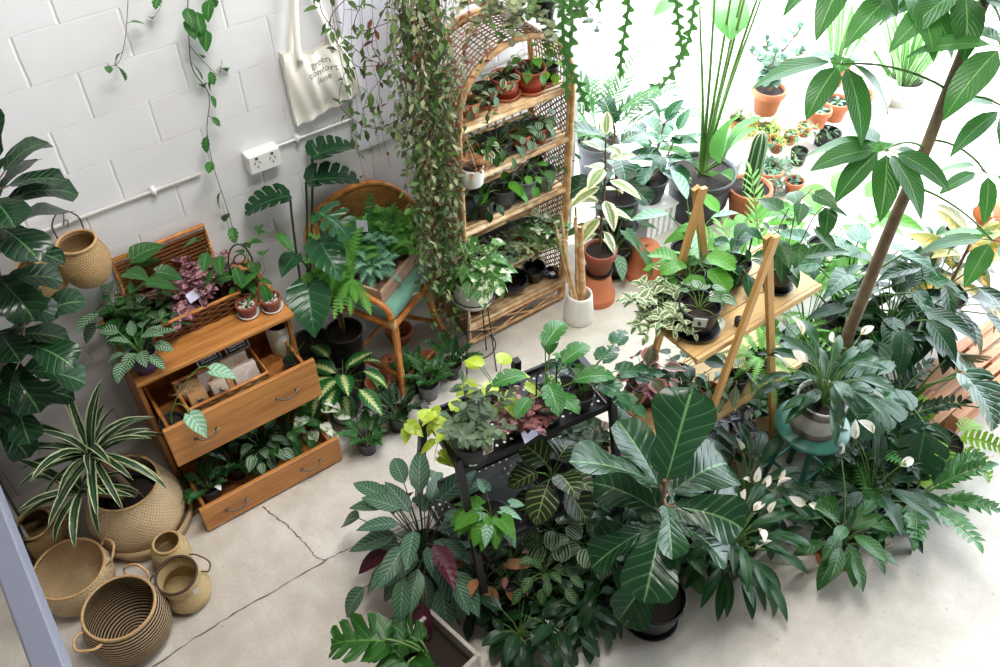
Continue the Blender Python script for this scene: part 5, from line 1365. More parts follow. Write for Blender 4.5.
for pts, y in (([(582, -60), (583, 0), (580, 18)], -.72), ([(570, -60), (563, 10), (566, 55), (580, 88), (588, 112)], -.7), ([(566, -60), (572, 20), (568, 60), (566, 100)], -.62), ([(630, -60), (629, 0), (622, 50), (620, 78)], -.7), ([(672, -60), (676, 0), (680, 35), (683, 60)], -.8), ([(690, -60), (694, 0), (688, 40), (676, 66), (662, 84), (648, 84)], -.75), ([(590, -60), (597, -10), (600, 12)], -.7)):
    L = [at_y(px, py, y) - np.array(t.location) for px, py in pts]
    zig(m, [(0, 0, zs), (L[0] * np.array([.6, .6, 1])) + [0, 0, .1]] + L)
m.build('flat_stems', M['epi'], t)
# wall vines at the upper left
t = thing('wall_vine', 'long thin vine hanging down the white block wall to the dresser', 'hanging plant', (.25, -.14, 2.75)); zs = make_pot(t, 'nursery', .09, .13, 'black')
m = MB(); m.tube([(0, .14, .08), (0, .06, .10)], .008, 6); m.tube([(.08 * math.cos(a), .08 * math.sin(a), .1) for a in np.linspace(0, 2 * PI, 21)], .004, 5); m.build('wall_bracket', M['wire'], t)
a, b = MB(), MB(); R = Rng(8)
for pts, n, sr in (([(192, -90), (188, -20), (189, 40), (193, 70), (209, 95), (207, 130), (213, 165), (226, 205), (236, 240)], 9, .0028), ([(189, 45), (200, 58), (212, 70), (219, 75), (222, 60)], 4, .0018), ([(130, -60), (128, 0), (125, 40), (119, 62), (110, 66), (107, 63)], 4, .002), ([(165, -60), (162, 0), (155, 15), (150, 22)], 2, .0014), ([(215, -60), (210, -20), (205, 5)], 3, .002)):
    L = [at_y(px, py, -.06) - np.array([.25, -.14, 2.75]) for px, py in pts]
    if pts[0][1] < -10: L = [np.array([0, 0, zs]), L[0] * [.4, .6, .5] + [0, 0, .12]] + L
    vine(a, b, L, R, n=n, L=.07, W=.045, sr=sr, pet=.015, t0=.45 if pts[0][1] < -10 else .1, el=(-1.2, .2), smooth=50, lk=dict(shp='ovate', lobes=4, depth=.25, duty=.8, sweep=.3, cols=5))
for px, py in ((188, 18), (196, 12), (200, 20), (206, 30), (186, 8), (210, 0)): leaf(a, at_y(px, py, -.06) - np.array([.25, -.14, 2.75]), R.uniform(-2.6, -.5), -.6, .09, .055, 'ovate', cols=5, droop=.6)
fin(t, a, b, 'adans', 'stem_brown', sname='vines')

# ------------------------------------------------------------------ back row right of the shelf
P = at(578, 318, 0)
t = thing('white_planter', 'tapered white planter holding a bundle of bamboo canes', 'planter', (P[0], P[1], 0)); m = MB(); m.lathe(pot_prof('taper', .085, .20), 32); m.build('planter_body', M['ceramic'], t)
for k, (dx, dy, tx, ty, L, rr) in enumerate(((.0, .0, .02, .10, .60, .013), (.02, -.015, .0, .07, .56, .022), (-.03, .01, -.03, .12, .64, .010), (-.02, -.02, -.06, .10, .5, .012), (.01, .03, .05, .12, .62, .009), (-.035, -.015, -.07, .14, .6, .010))):
    c_ = thing('bamboo_cane', ('bamboo cane at the centre of the bundle in the white planter', 'thickest brown cane of the bundle in the white planter', 'tallest slim cane of the bundle in the white planter', 'short cane at the front left of the bundle in the white planter', 'slim cane at the back of the bundle in the white planter', 'cane leaning furthest towards the rattan shelf in the white planter')[k], 'cane', (P[0] + dx, P[1] + dy, .085), 0, 'bamboo canes in the white planter')
    m = MB(); pts = np.array([(0, 0, 0), (tx * .5, ty * .5, L / 2), (tx, ty, L)]); m.tube(poly_smooth(pts, 14), [rr * (1 + (.12 if i % 4 == 0 else 0)) * (1 - .3 * i / 13) for i in range(14)], 8); m.build('cane_shaft', M['bamboo' if k != 1 else 'rattan'], c_)
P = at(596, 297, 0)
t = thing('terracotta_pot', 'upturned terracotta pot propping up the variegated rubber plant', 'pot', (P[0], P[1], 0), 0); m = MB(); m.lathe(pot_prof('inverted', .115, .20), 28); m.build('pot_body', M['terra'], t)
e = potted('rubber_plant', 'tall cream-edged rubber plant in a brown terracotta pot on an upturned pot', 'potted plant', 0, 0, .202, 'terra', .10, .17, 'terra_dark', h_cane('rubvar', 'stem_brown', [(0, 0, -.02), (-.01, .0, .25), (.0, .01, .5), (-.01, .02, .75)], n=17, t0=.15, L=.19, W=.09, el=(-.7, .3), droop=.5, pet=.03, sr=(.008, .005), lk=dict(shp='ovate', rows=8, cols=5)), xy=(P[0], P[1]), saucer=('black', .085))
def fn(root, c, R):
    a, b = MB(), MB(); rosette(a, b, c, R, n=10, pet=(.14, .28), L=.17, W=.09, el=(.6, 1.4), tilt=.9, sr=.004, lk=dict(shp='arrow', cord=.25, rows=8, cols=5)); fin(root, a, b, 'green')
e = potted('alocasia', 'arrow-leaved plant with one pale leaf in a black pot beside the upturned terracotta', 'potted plant', 614, 248, .0, 'nursery', .105, .19, 'charcoal', fn, saucer=('black', .1))
m = MB(); leaf(m, (-.05, -.09, .22), -2.0, -.2, .17, .075, 'ovate', droop=1.0, rows=8, cols=5); m.build('pale_leaf', M['syng'], e)
P = at(647, 276, 0); t = thing('terracotta_pot', 'large upturned terracotta pot with a white barcode label on the floor', 'pot', (P[0], P[1] + .04, 0)); m = MB(); m.lathe(pot_prof('inverted', .125, .22), 32); m.build('pot_body', M['terra'], t)
m = MB(); th = np.linspace(-2.45, -2.15, 5); m.grid(np.array([[(.1265 * math.cos(a), .1265 * math.sin(a), z) for a in th] for z in (.04, .005)])); m.build('barcode_sticker', M['tag_white'], t)
# whites / greens behind
def fn(root, c, R):
    a, b = MB(), MB(); rosette(a, b, c, R, n=6, pet=(.24, .36), L=.24, W=.09, el=(.9, 1.4), tilt=.8, droop=.5, sr=.005, lk=dict(shp='lance', rows=9, cols=5)); fin(root, a, b, 'syng')
potted('pale_philodendron', 'plant with long silvery leaves beside the upturned terracotta and the timber stand', 'potted plant', 0, 0, 0, 'nursery', .11, .2, 'black', fn, xy=(3.06, -.75))
potted('rubber_fig', 'broad-leaved fiddle fig in a large black tub right of the rattan shelf', 'potted tree', 0, 0, .12, 'nursery', .15, .27, 'charcoal', h_cane('fig', pts=[(0, 0, -.02), (-.04, 0, .25), (-.06, .02, .5)], n=13, t0=.2, L=.25, W=.17, el=(-.2, .6), pet=.05, droop=.7, sr=(.013, .007), lk=dict(shp='fiddle', wav=.03, rows=9, cols=7)), xy=(2.90, -.25), saucer=('black', .15))
potted('leafy_ficus', 'bushy pale ficus in a black bowl raised beside the strelitzia', 'potted tree', 0, 0, .22, 'nursery', .12, .16, 'black', h_mix(h_cane('heart', pts=[(0, 0, -.02), (.0, -.02, .15), (.03, -.03, .42)], n=16, t0=.3, L=.2, W=.1, el=(-.1, .6), pet=.06, droop=.6, sr=(.012, .006), lk=dict(shp='ovate', rows=8, cols=5)), h_cane('heart', pts=[(0, 0, -.02), (.08, -.03, .12), (.13, -.05, .3)], n=10, t0=.4, L=.18, W=.09, el=(-.1, .6), pet=.06, droop=.6, sr=(.01, .005), lk=dict(shp='ovate', rows=8, cols=5))), xy=(3.19, -.23))
t = thing('pot_riser', 'white slatted riser under the bushy ficus bowl', 'riser', (3.19, -.23, 0)); m = MB()
for k in range(5): m.box((-.104 + .052 * k, 0, .105), (.034, .3, .205))
m.box((0, 0, .212), (.26, .32, .015)); m.build('riser_slats', M['paintwhite'], t, smooth=False, bevel=.003)
t = thing('pot_riser', 'low black riser under the broad-leaved fiddle fig tub', 'riser', (2.90, -.25, 0)); m = MB(); m.lathe([(.002, 0), (.14, 0), (.14, .118), (.002, .118)], 20); m.build('riser_drum', M['black'], t)
potted('parlour_palm', 'feathery palm in the bright doorway behind the rubber fig and the rattan shelf', 'potted plant', 0, 0, -.02, 'nursery', .15, .28, 'charcoal', h_pin('palm', n=20, length=(.5, .78), el=(.8, 1.5), droop=1.0, pairs=15, L=.16, W=.022, sr=.005, t0=.3, le=.1, azr=(-1.2, 4.2)), xy=(3.32, .42))
def fn(root, c, R):
    a, b = MB(), MB()
    for (tx, ty, h, az, L) in ((-.03, -.06, .96, .9, .46), (.02, .03, 1.45, 2.2, .45), (.12, .02, 1.35, .3, .42), (.22, -.02, 1.1, .4, .34), (-.12, .05, 1.4, 2.8, .4), (-.2, .05, 1.15, 3.2, .4), (.3, .0, 1.45, .1, .4), (.05, -.06, 1.5, -1.5, .4)):
        p = c + np.array([tx, ty, h]); b.tube(bez(c + [tx * .1, ty * .1, 0], c + [tx * .2, ty * .2, h * .4], p - [tx * .3, 0, h * .25], p, 14), np.linspace(.013, .006, 14), 6)
        leaf(a, p, az, .5, L, L * .5, 'ovate', droop=.7, rows=10, cols=5, fold=.35)
    for (tx, ty, h, az, L, el) in ((.04, -.10, .12, -1.5, .42, 1.75), (.08, -.10, .12, -.9, .40, 1.5), (-.12, -.03, .12, 2.6, .30, .9), (.12, -.04, .1, -.6, .3, 1.2), (-.02, -.12, .05, -2.0, .3, .9)):
        p = c + np.array([tx, ty, h]); b.tube(np.stack([c, p]), .008, 5); leaf(a, p, az, el, L, L * .42, 'ovate', droop=.9, rows=10, cols=5, fold=.4)
    fin(root, a, b, 'bird')
potted('bird_of_paradise', 'tall bird of paradise with long bare stalks in a big gray tub', 'potted plant', 0, 0, 0, 'nursery', .225, .34, 'charcoal', fn, xy=(3.55, -.34))
def fn(root, c, R):
    m = MB(); n = 8; prof = [(0, .046), (.1, .05), (.25, .05), (.36, .046), (.41, .035), (.435, .015), (.44, .002)]
    P = np.zeros((len(prof), n * 4, 3))
    for i, (z, r_) in enumerate(prof):
        for j in range(n * 4):
            a = -2 * PI * j / (n * 4); rr = r_ * (1.0 if j % 4 == 0 else (.78 if j % 4 == 2 else .85)); P[i, j] = c + np.array([rr * math.cos(a), rr * math.sin(a), z - .01])
    m.grid(P, closed=True); m.build('ribbed_column', M['cactus'], root)
    m = MB()
    for j in range(n): a = -2 * PI * j / n; m.tube([c + np.array([(r_ + .001) * math.cos(a), (r_ + .001) * math.sin(a), z - .01]) for z, r_ in prof], .004, 4)
    m.build('spine_rib', M['cactus_rib'], root)
potted('ribbed_cactus', 'tall ribbed column cactus in a wide terracotta pot', 'potted cactus', 0, 0, 0, 'terra', .15, .24, 'terra', fn, xy=(3.79, -.56))

# succulents in the doorway
def spot(name, lb, px, py, z, r, h, fn, pm='terra', kind='terra', cat='potted plant', grp='pots in the bright doorway', **k): return potted(name, lb, cat, px, py, z, kind, r, h, pm, fn, grp, **k)
def jade(root, c, R):
    a, b = MB(), MB()
    for k in range(5): cane(a, b, [c, c + np.array([R.uniform(-.04, .04), R.uniform(-.04, .04), .14]), c + np.array([math.cos(k * 1.26) * .19, math.sin(k * 1.26) * .16, R.uniform(.26, .42)])], R, n=26, t0=.25, L=.065, W=.05, el=(-.1, .8), pet=.01, sr=(.012, .005), lk=dict(shp='round', **LK3))
    fin(root, a, b, 'succ', 'bark')
spot('jade_plant', 'gray-green jade plant in a terracotta pot on the bench top', 770, 88, .42, .115, .18, jade)
spot('asparagus_fern', 'feathery yellow-green asparagus fern behind the column cactus', 768, 128, .2, .09, .12, h_spray('asp', n=40, length=(.18, .38), el=(.1, 1.3), nodes=9, L=.035, W=.006, droop=1.1, lk=dict(shp='lance', rows=3, cols=3)))
spot('small_succulent', 'spiky succulent in a small terracotta pot beside the strelitzia stalks', 738, 118, .2, .06, .1, h_strap('succ', n=22, L=.12, W=.014, droop=.4))
spot('small_succulent', 'yellowing succulent in a small terracotta pot left of the asparagus fern', 753, 122, .2, .05, .1, h_strap('asp', n=14, L=.1, W=.018, droop=.9))
spot('trailing_succulent', 'pale trailing succulent in a terracotta pot right of the column cactus', 770, 168, .0, .10, .16, h_spray('succ', n=26, length=(.1, .24), el=(-.3, 1.0), nodes=6, L=.05, W=.014, droop=1.2, lk=dict(shp='lance', **LK3)))
spot('small_succulent', 'tiny rosette in a terracotta pot at the near end of the bench', 795, 180, .0, .07, .1, rk('succ', 14, .06, .03, (.0, .02), 'ovate'))
spot('small_succulent', 'rosette succulent in a black square pot in front of the bench', 800, 150, .0, .06, .11, rk('succ', 14, .06, .03, (.0, .02), 'ovate'), 'black', 'nursery')
for k, (px, py, z, r_, h_, lb) in enumerate(((778, 140, .2, .055, .09, 'small terracotta pot with rosette at the left of the lower bench step'), (792, 132, .2, .05, .09, 'small terracotta pot with rosette second on the lower bench step'), (806, 124, .2, .055, .09, 'small terracotta pot with rosette in the middle of the lower bench step'), (820, 108, .2, .09, .14, 'terracotta bowl of succulents on the lower bench step'), (838, 100, .2, .1, .15, 'terracotta pot of succulents at the right of the lower bench step'), (862, 92, .2, .09, .15, 'terracotta pot of succulents at the far right of the lower bench step'))):
    spot('small_succulent', lb, px, py, z, r_, h_, rk('succ', 16, .07, .03, (.0, .03), 'ovate', el=(0, 1.3)))
spot('small_succulent', 'rosette succulents in a dark bowl on the floor by the bench', 828, 132, 0, .1, .1, rk('succ', 22, .07, .03, (.0, .05), 'ovate', el=(0, 1.3)), 'black', 'nursery')
spot('snake_plant', 'tall pale snake plant beyond the umbrella tree leaves in the doorway', 905, 78, .0, .15, .2, h_strap('snake', n=34, L=.62, W=.045, el=(1.0, 1.5), droop=.35, r0=.09), 'ceramic', 'nursery')
spot('snake_plant', 'column of pale snake plant leaves right of the jade plant', 838, 62, .2, .1, .18, h_strap('snake', n=12, L=.6, W=.05, el=(1.2, 1.55), droop=.15, r0=.05))
t = thing('planter_box', 'terracotta planter at the right edge of the frame in sunlight', 'pot', at(1006, 250, 0)); m = MB(); m.lathe(pot_prof('terra', .17, .34), 28); m.build('pot_body', M['terra'], t)

# ------------------------------------------------------------------ A-frame stand plants (shelf tops at ASZ + .009)
def stand(name, lb, px, py, lev, kind, r, h, pm, fn, grp=None, yc=None, **k):
    z = ASZ[lev] + .0105; P = at(px, py, z + h)
    y = min(max(P[1], -1.965 + r * .8), -1.65 - r * .4)
    return potted(name, lb, 'potted plant', 0, 0, z, kind, r, h, pm, fn, grp, xy=(P[0], y), **k)
e = stand('variegated_ficus', 'cream-edged trailing ficus at the left end of the stand top shelf', 664, 302, 0, 'nursery', .055, .11, 'blue_pot', h_spray('pepervar', n=20, length=(.08, .19), el=(-.1, 1.0), nodes=6, L=.045, W=.026, droop=.9, lk=dict(shp='ovate', **LK3)))
e = stand('marble_peperomia', 'plant with a patterned square label in a big black pot on the stand top shelf', 700, 305, 0, 'nursery', .085, .135, 'black', h_mix(h_ros('peper', n=7, pet=(.05, .11), L=.07, W=.055, el=(.6, 1.3), azr=(-1.0, 2.4), lk=dict(shp='heart', cord=.2, **LK5)), h_ros('white_leaf', n=4, pet=(.05, .1), L=.07, W=.04, el=(-.1, .8), lk=dict(shp='ovate', **LK5))), saucer=('black', .1))
care_tag(e, (-.07, -.07, .10), -2.3, .055, .06, 'tag_white', -.25); m = MB(); mb_ = MB(); leaf(mb_, (-.071, -.0755, .118), 1.5, 1.45, .036, .03, 'ovate', droop=.1, rows=6, cols=3, fold=0); mb_.build('printed_leaf', M['deep'], e)
stand('bright_philodendron', 'bright broad-leaved philodendron at the back left of the stand top shelf', 690, 272, 0, 'nursery', .065, .12, 'black', h_ros('bright', n=15, pet=(.06, .16), L=.13, W=.1, el=(.1, 1.3), lk=dict(shp='round', wav=.04, **LK5)))
stand('small_fern', 'small dark plant in a navy blue pot behind the big black pot', 714, 272, 0, 'nursery', .05, .09, 'blue_pot', h_ros('green', n=10, pet=(.04, .1), L=.08, W=.05, lk=dict(shp='ovate', **LK3)))
def fn(root, c, R):
    trellis(root, .22, .06, c, False); a, b = MB(), MB()
    for p in ([(-.06, 0, .1), (-.04, 0, .2), (.02, .01, .24)], [(.05, .02, .08), (.06, 0, .16), (.1, .02, .2)]): vine(a, b, [c] + [c + np.array(q) for q in p], R, n=7, L=.08, W=.045, pet=.02, lk=dict(shp='ovate', **LK5))
    rosette(a, b, c, R, n=7, pet=(.04, .1), L=.11, W=.06, lk=dict(shp='ovate', **LK5)); fin(root, a, b, 'heart')
stand('hoop_hoya', 'leafy hoya on a black wire hoop between the two timber A-frames', 738, 262, 0, 'nursery', .06, .1, 'black', fn)
def fn(root, c, R):
    a, b = MB(), MB()
    for p in ([(.0, 0, .15), (.02, .02, .3), (.06, .0, .38)], [(.05, -.02, .12), (.1, -.02, .24), (.16, -.04, .3)], [(-.03, .02, .1), (-.05, .03, .2), (-.02, .03, .3)]): vine(a, b, [c] + [c + np.array(q) for q in p], R, n=7, L=.11, W=.07, sr=.003, pet=.03, lk=dict(shp='heart', cord=.1, **LK5))
    leaf(a, c + [.06, -.03, .04], -.5, .3, .22, .09, 'lance', droop=.6, rows=8, cols=5); fin(root, a, b, 'green', 'stem_brown')
stand('cane_begonia', 'upright begonia in a black pot at the right end of the stand top shelf', 783, 264, 0, 'nursery', .065, .135, 'black', fn, saucer=('black', .068))
stand('small_bottle_pot', 'thumb-sized black pot on the stand top shelf beside the front leg', 744, 322, 0, 'nursery', .02, .035, 'black', h_none)
stand('rex_begonia', 'pink-flushed rex begonia in a round black pot on the left of the middle stand shelf', 646, 378, 1, 'nursery', .09, .13, 'black', h_mix(h_ros('begonia', n=16, pet=(.05, .13), L=.09, W=.075, el=(-.1, 1.2), lk=dict(shp='heart', cord=.2, wav=.03, **LK5)), h_ros('pink', n=5, pet=(.05, .09), L=.07, W=.06, el=(.3, 1.2), azr=(-2.6, -1.2), lk=dict(shp='heart', cord=.2, **LK5))))
stand('stand_pothos', 'dark pothos beside the rex begonia on the middle stand shelf', 680, 372, 1, 'nursery', .06, .11, 'black', h_mix(h_ros('deep', n=14, pet=(.06, .14), L=.1, W=.07, el=(-.2, 1.2), lk=dict(shp='heart', cord=.15, **LK5)), h_ros('syng', n=3, pet=(.1, .14), L=.13, W=.06, el=(-.2, .5), azr=(-1.8, -.6), lk=dict(shp='lance', **LK5))))
stand('red_pot_plant', 'small plant in a red pot behind the front leg on the middle stand shelf', 710, 388, 1, 'nursery', .045, .085, 'terra_red', h_ros('peper', n=10, pet=(.03, .08), L=.07, W=.035, lk=dict(shp='ovate', **LK3)))
stand('striped_peperomia', 'silver-leaved plant in a black pot in the middle of the middle stand shelf', 738, 376, 1, 'nursery', .05, .09, 'black', h_ros('melon', n=12, pet=(.04, .1), L=.1, W=.045, el=(-.2, 1.2), lk=dict(shp='lance', **LK5)))
stand('stand_fern', 'fine fern in a black pot on the right of the middle stand shelf', 768, 362, 1, 'nursery', .065, .12, 'black', h_ros('fern', n=26, pet=(.02, .06), L=.17, W=.05, el=(.0, 1.4), tilt=.1, droop=1.1, lk=fk))
stand('tiny_black_pot', 'thumb-sized black pot on the middle stand shelf near the front leg', 764, 412, 1, 'nursery', .026, .04, 'black', h_none)
e = stand('inch_plant', 'purple and silver striped inch plant in a black pot on the low stand shelf', 738, 434, 2, 'nursery', .075, .10, 'black', h_spray('trad', 'stem_red', n=10, length=(.08, .18), el=(.0, 1.0), nodes=4, L=.085, W=.034, droop=.8, lk=dict(shp='ovate', **LK5)))
stand('brown_succulent', 'brown rosette plant in a dark pot at the left of the low stand shelf', 714, 440, 2, 'nursery', .06, .09, 'black', h_ros('dry', n=40, pet=(.0, .03), L=.035, W=.02, el=(.0, 1.4), r0=.04, lk=dict(shp='ovate', **LK3)))
stand('low_shelf_fern', 'green trailing plant at the back of the low stand shelf', 765, 395, 2, 'nursery', .07, .11, 'black', h_spray('green', n=18, length=(.1, .2), nodes=5, L=.06, W=.035, lk=dict(shp='ovate', **LK3)))
stand('low_shelf_pothos', 'leafy plant hidden at the left back of the low stand shelf', 672, 432, 2, 'nursery', .075, .12, 'black', h_ros('deep', n=16, pet=(.06, .14), L=.11, W=.07, lk=dict(shp='ovate', **LK5)))
# ------------------------------------------------------------------ black rack plants
def rackpot(name, lb, px, py, lev, kind, r, h, pm, fn, grp=None, **k):
    z = (.9, .52, .15)[lev] + .002
    P = at(px, py, z + h); 
    return potted(name, lb, 'potted plant', 0, 0, z, kind, r, h, pm, fn, grp, xy=(P[0], P[1]), **k)
e = rackpot('gray_shrub', 'gray-green toothed-leaf shrub in a labelled black pot at the left of the top rack tray', 471, 437, 0, 'nursery', .08, .13, 'charcoal', h_spray('grev', 'stem_brown', n=10, length=(.10, .24), el=(.9, 1.5), droop=.4, nodes=7, L=.052, W=.024, lk=dict(shp='lance', lobes=4, depth=.25, duty=.8, sweep=.5, cols=3)), sticker=(-2.1, .2, .5, .25))
care_tag(e, (.02, -.085, .10), -1.7, .042, .06, 'tag_white', -.1); m = MB(); m.box((.0205, -.0905, .134), (.03, .002, .036)); m.build('label_photo', M['tag_brown'], e, smooth=False)
e = rackpot('mosaic_plant', 'pink-veined mosaic plant with a white card on the top rack tray', 519, 418, 0, 'nursery', .05, .085, 'black', h_mix(h_spray('pinkvein', 'stem_red', n=8, length=(.06, .12), nodes=4, L=.045, W=.034, lk=dict(shp='ovate', **LK5)), h_spray('pink', 'stem_red', n=5, length=(.08, .15), nodes=3, L=.045, W=.034, lk=dict(shp='ovate', **LK5))))
care_tag(e, (.0, -.07, .03), -1.5, .07, .05, 'tag_lilac', .5)
def fn(root, c, R):
    a, b = MB(), MB(); m = MB()
    m.tube([c + np.array(p) for p in [(-.05, 0, -.03), (-.05, 0, .16)] + [(-.05 * math.cos(t_), 0, .16 + .06 * math.sin(t_)) for t_ in np.linspace(0, PI, 11)] + [(.05, 0, -.03)]], .0035, 6); m.build('wire_hoop', M['wire'], root)
    for (p, az, L) in (((-.09, .02, .19), 2.9, .17), ((-.03, -.05, .16), -2.0, .19), ((.08, .0, .17), .1, .18), ((.1, -.05, .10), -.5, .2), ((.02, .04, .27), .4, .19), ((.0, -.07, .1), -1.5, .15), ((-.1, -.02, .1), 3.6, .14), ((.05, .05, .2), .9, .17)):
        p = c + np.array(p); b.tube(bez(c, c + [0, 0, .08], p - [0, 0, .03], p, 8), .0028, 5); leaf(a, p, az, .35, L * .85, L * .5, 'ovate', droop=.9, lobes=4, depth=.42, duty=.9, sweep=.4, cols=5, cord=.1)
    fin(root, a, b, 'adans')
e = rackpot('swiss_cheese_vine', 'split-leaf monstera on a wire hoop in a barcoded black pot on the top rack tray', 546, 397, 0, 'nursery', .078, .125, 'charcoal', fn, sticker=(-2.0, .2, .5, .25))
care_tag(e, (.03, -.02, .13), -1.4, .045, .035, 'tag_green', -.3)
rackpot('lime_pothos', 'lime pothos trailing over the left end of the top rack tray', 452, 420, 0, 'nursery', .055, .09, 'black', h_mix(h_vines('lime', [[(-.05, .02, .08), (-.14, .04, .06), (-.2, .05, .12)], [(.0, -.02, .06), (-.1, -.05, .0), (-.13, -.06, -.08)]], n=7, L=.085, W=.06, pet=.02, lk=dict(shp='heart', cord=.15, **LK5)), h_ros('lime', n=8, pet=(.05, .12), L=.085, W=.06, lk=dict(shp='heart', cord=.15, **LK5))))
rackpot('lime_pothos', 'lime pothos rising behind the pink mosaic plant on the rack', 498, 392, 0, 'nursery', .055, .09, 'black', h_ros('lime', n=9, pet=(.08, .16), L=.095, W=.07, el=(.5, 1.4), lk=dict(shp='heart', cord=.15, **LK5)))
rackpot('purple_pot_plant', 'small plant in a purple pot behind the monstera on the top rack tray', 566, 382, 0, 'nursery', .04, .075, 'purple_pot', h_ros('marble', n=4, pet=(.1, .2), L=.09, W=.07, el=(.8, 1.4), lk=dict(shp='heart', cord=.1, **LK5)))
def fn(root, c, R):
    a, b = MB(), MB()
    for (p, az, L) in (((.12, .02, .12), .3, .14), ((.05, -.07, .1), -1.3, .15), ((.16, -.05, .08), -.4, .14), ((.2, .03, .16), .5, .12), ((.1, -.12, .02), -1.2, .14), ((.22, -.08, .04), -.3, .15), ((-.02, .06, .12), 2.0, .13)):
        p = c + np.array(p); b.tube(bez(c, c + [0, 0, .08], p + [0, 0, .04], p, 8), .0028, 5); leaf(a, p, az, .0, L, L * .75, 'arrow', droop=.6, lobes=2, depth=.6, duty=.8, sweep=.3, cols=5, cord=.3)
    fin(root, a, b, 'heart')
rackpot('lobed_philodendron', 'philodendron with lobed leaves at the right end of the top rack tray', 581, 392, 0, 'nursery', .055, .09, 'black', fn)
# middle tray
rackpot('syngonium', 'light green syngonium in a gray pot at the left of the middle rack tray', 492, 516, 1, 'nursery', .082, .12, 'charcoal', h_mix(h_ros('bright', n=11, pet=(.06, .13), L=.10, W=.08, el=(.3, 1.2), azr=(2.4, 5.0), lk=dict(shp='arrow', cord=.25, wav=.03, **LK5)), h_ros('syng', n=7, pet=(.07, .14), L=.09, W=.06, el=(.4, 1.3), lk=dict(shp='arrow', cord=.25, **LK5))))
rackpot('patterned_calathea', 'dark calathea with lime vein pattern on the middle rack tray', 552, 474, 1, 'nursery', .08, .12, 'black', h_ros('calathea', n=12, pet=(.05, .12), L=.165, W=.135, el=(.1, 1.3), tilt=.6, lk=dict(shp='ovate', rows=9, cols=7, wav=.02)))
rackpot('white_pot_plant', 'small plant in a white pot at the right of the middle rack tray', 602, 445, 1, 'cyl', .05, .09, 'ceramic', h_ros('begonia', n=9, pet=(.04, .1), L=.09, W=.05, lk=dict(shp='ovate', **LK5)))
rackpot('gray_creeper', 'small gray-leaved plant behind the calathea on the middle rack tray', 580, 440, 1, 'nursery', .05, .09, 'black', h_spray('grev', n=9, length=(.08, .16), nodes=4, L=.05, W=.03, lk=dict(shp='ovate', **LK3)))
# low tray
low = [('nerve_plant', 'green nerve plant at the left of the low rack tray', 512, 556, 'fitt', 'ovate', .075, .05), ('pink_nerve_plant', 'small pink nerve plant on the low rack tray beside the front leg', 508, 578, 'pinkvein', 'ovate', .05, .03),
       ('watermelon_peperomia', 'silver-striped watermelon peperomia at the back of the low rack tray', 552, 530, 'melon', 'round', .095, .085), ('watermelon_peperomia', 'silver-striped watermelon peperomia with a price tag at the front of the low rack tray', 590, 548, 'melon', 'round', .095, .085),
       ('nerve_plant', 'fine-leaved nerve plant at the back right of the low rack tray', 585, 505, 'fitt', 'ovate', .05, .03), ('copper_begonia', 'copper-leaved plant standing upright in the low rack tray', 484, 578, 'dry', 'ovate', .11, .055), ('nerve_plant', 'bushy nerve plant with light veins in the middle of the low rack tray', 545, 572, 'fitt', 'ovate', .08, .05),
       ('low_tray_plant', 'deep green plant at the right front of the low rack tray', 612, 545, 'deep', 'ovate', .1, .05)]
for k, (nm, lb, px, py, lm, shp, L, W) in enumerate(low):
    e = rackpot(nm, lb, px, py, 2, 'nursery', .055, .09, 'black', h_ros(lm, n=22 if lm not in ('pinkvein', 'dry') else 9, pet=(.04, .17), L=L, W=W, el=(.1, 1.3), lk=dict(shp=shp, **LK5)), 'small plants on the low rack tray')
    if k == 3: care_tag(e, (.06, -.05, .13), -1.0, .035, .03, 'tag_white', .3)
# big stromanthe beside the rack
def fn(root, c, R):
    a, b = MB(), MB(); rosette(a, b, c, R, n=56, pet=(.08, .38), L=.20, W=.085, el=(.3, 1.5), tilt=.9, droop=.55, sr=.003, r0=.03, lk=dict(shp='ovate', rows=9, cols=5, fold=.18)); fin(root, a, b, 'stro', 'stem_dark')
    a, b = MB(), MB(); rosette(a, b, c, R, n=6, pet=(.2, .36), L=.2, W=.085, el=(.3, 1.2), tilt=.9, droop=.5, sr=.0035, lk=dict(shp='ovate', rows=9, cols=5, fold=.6)); fin(root, a, b, 'stro_red', 'stem_red')
M['stro_red'] = leafm('stromanthe_red', '#5c2438', '#8f4a5a', rough=.4, vein=.2)
potted('stromanthe', 'big stromanthe with purple-backed leaves spreading left of the black rack', 'potted plant', 0, 0, 0, 'nursery', .13, .22, 'black', fn, xy=(.61, -1.60))
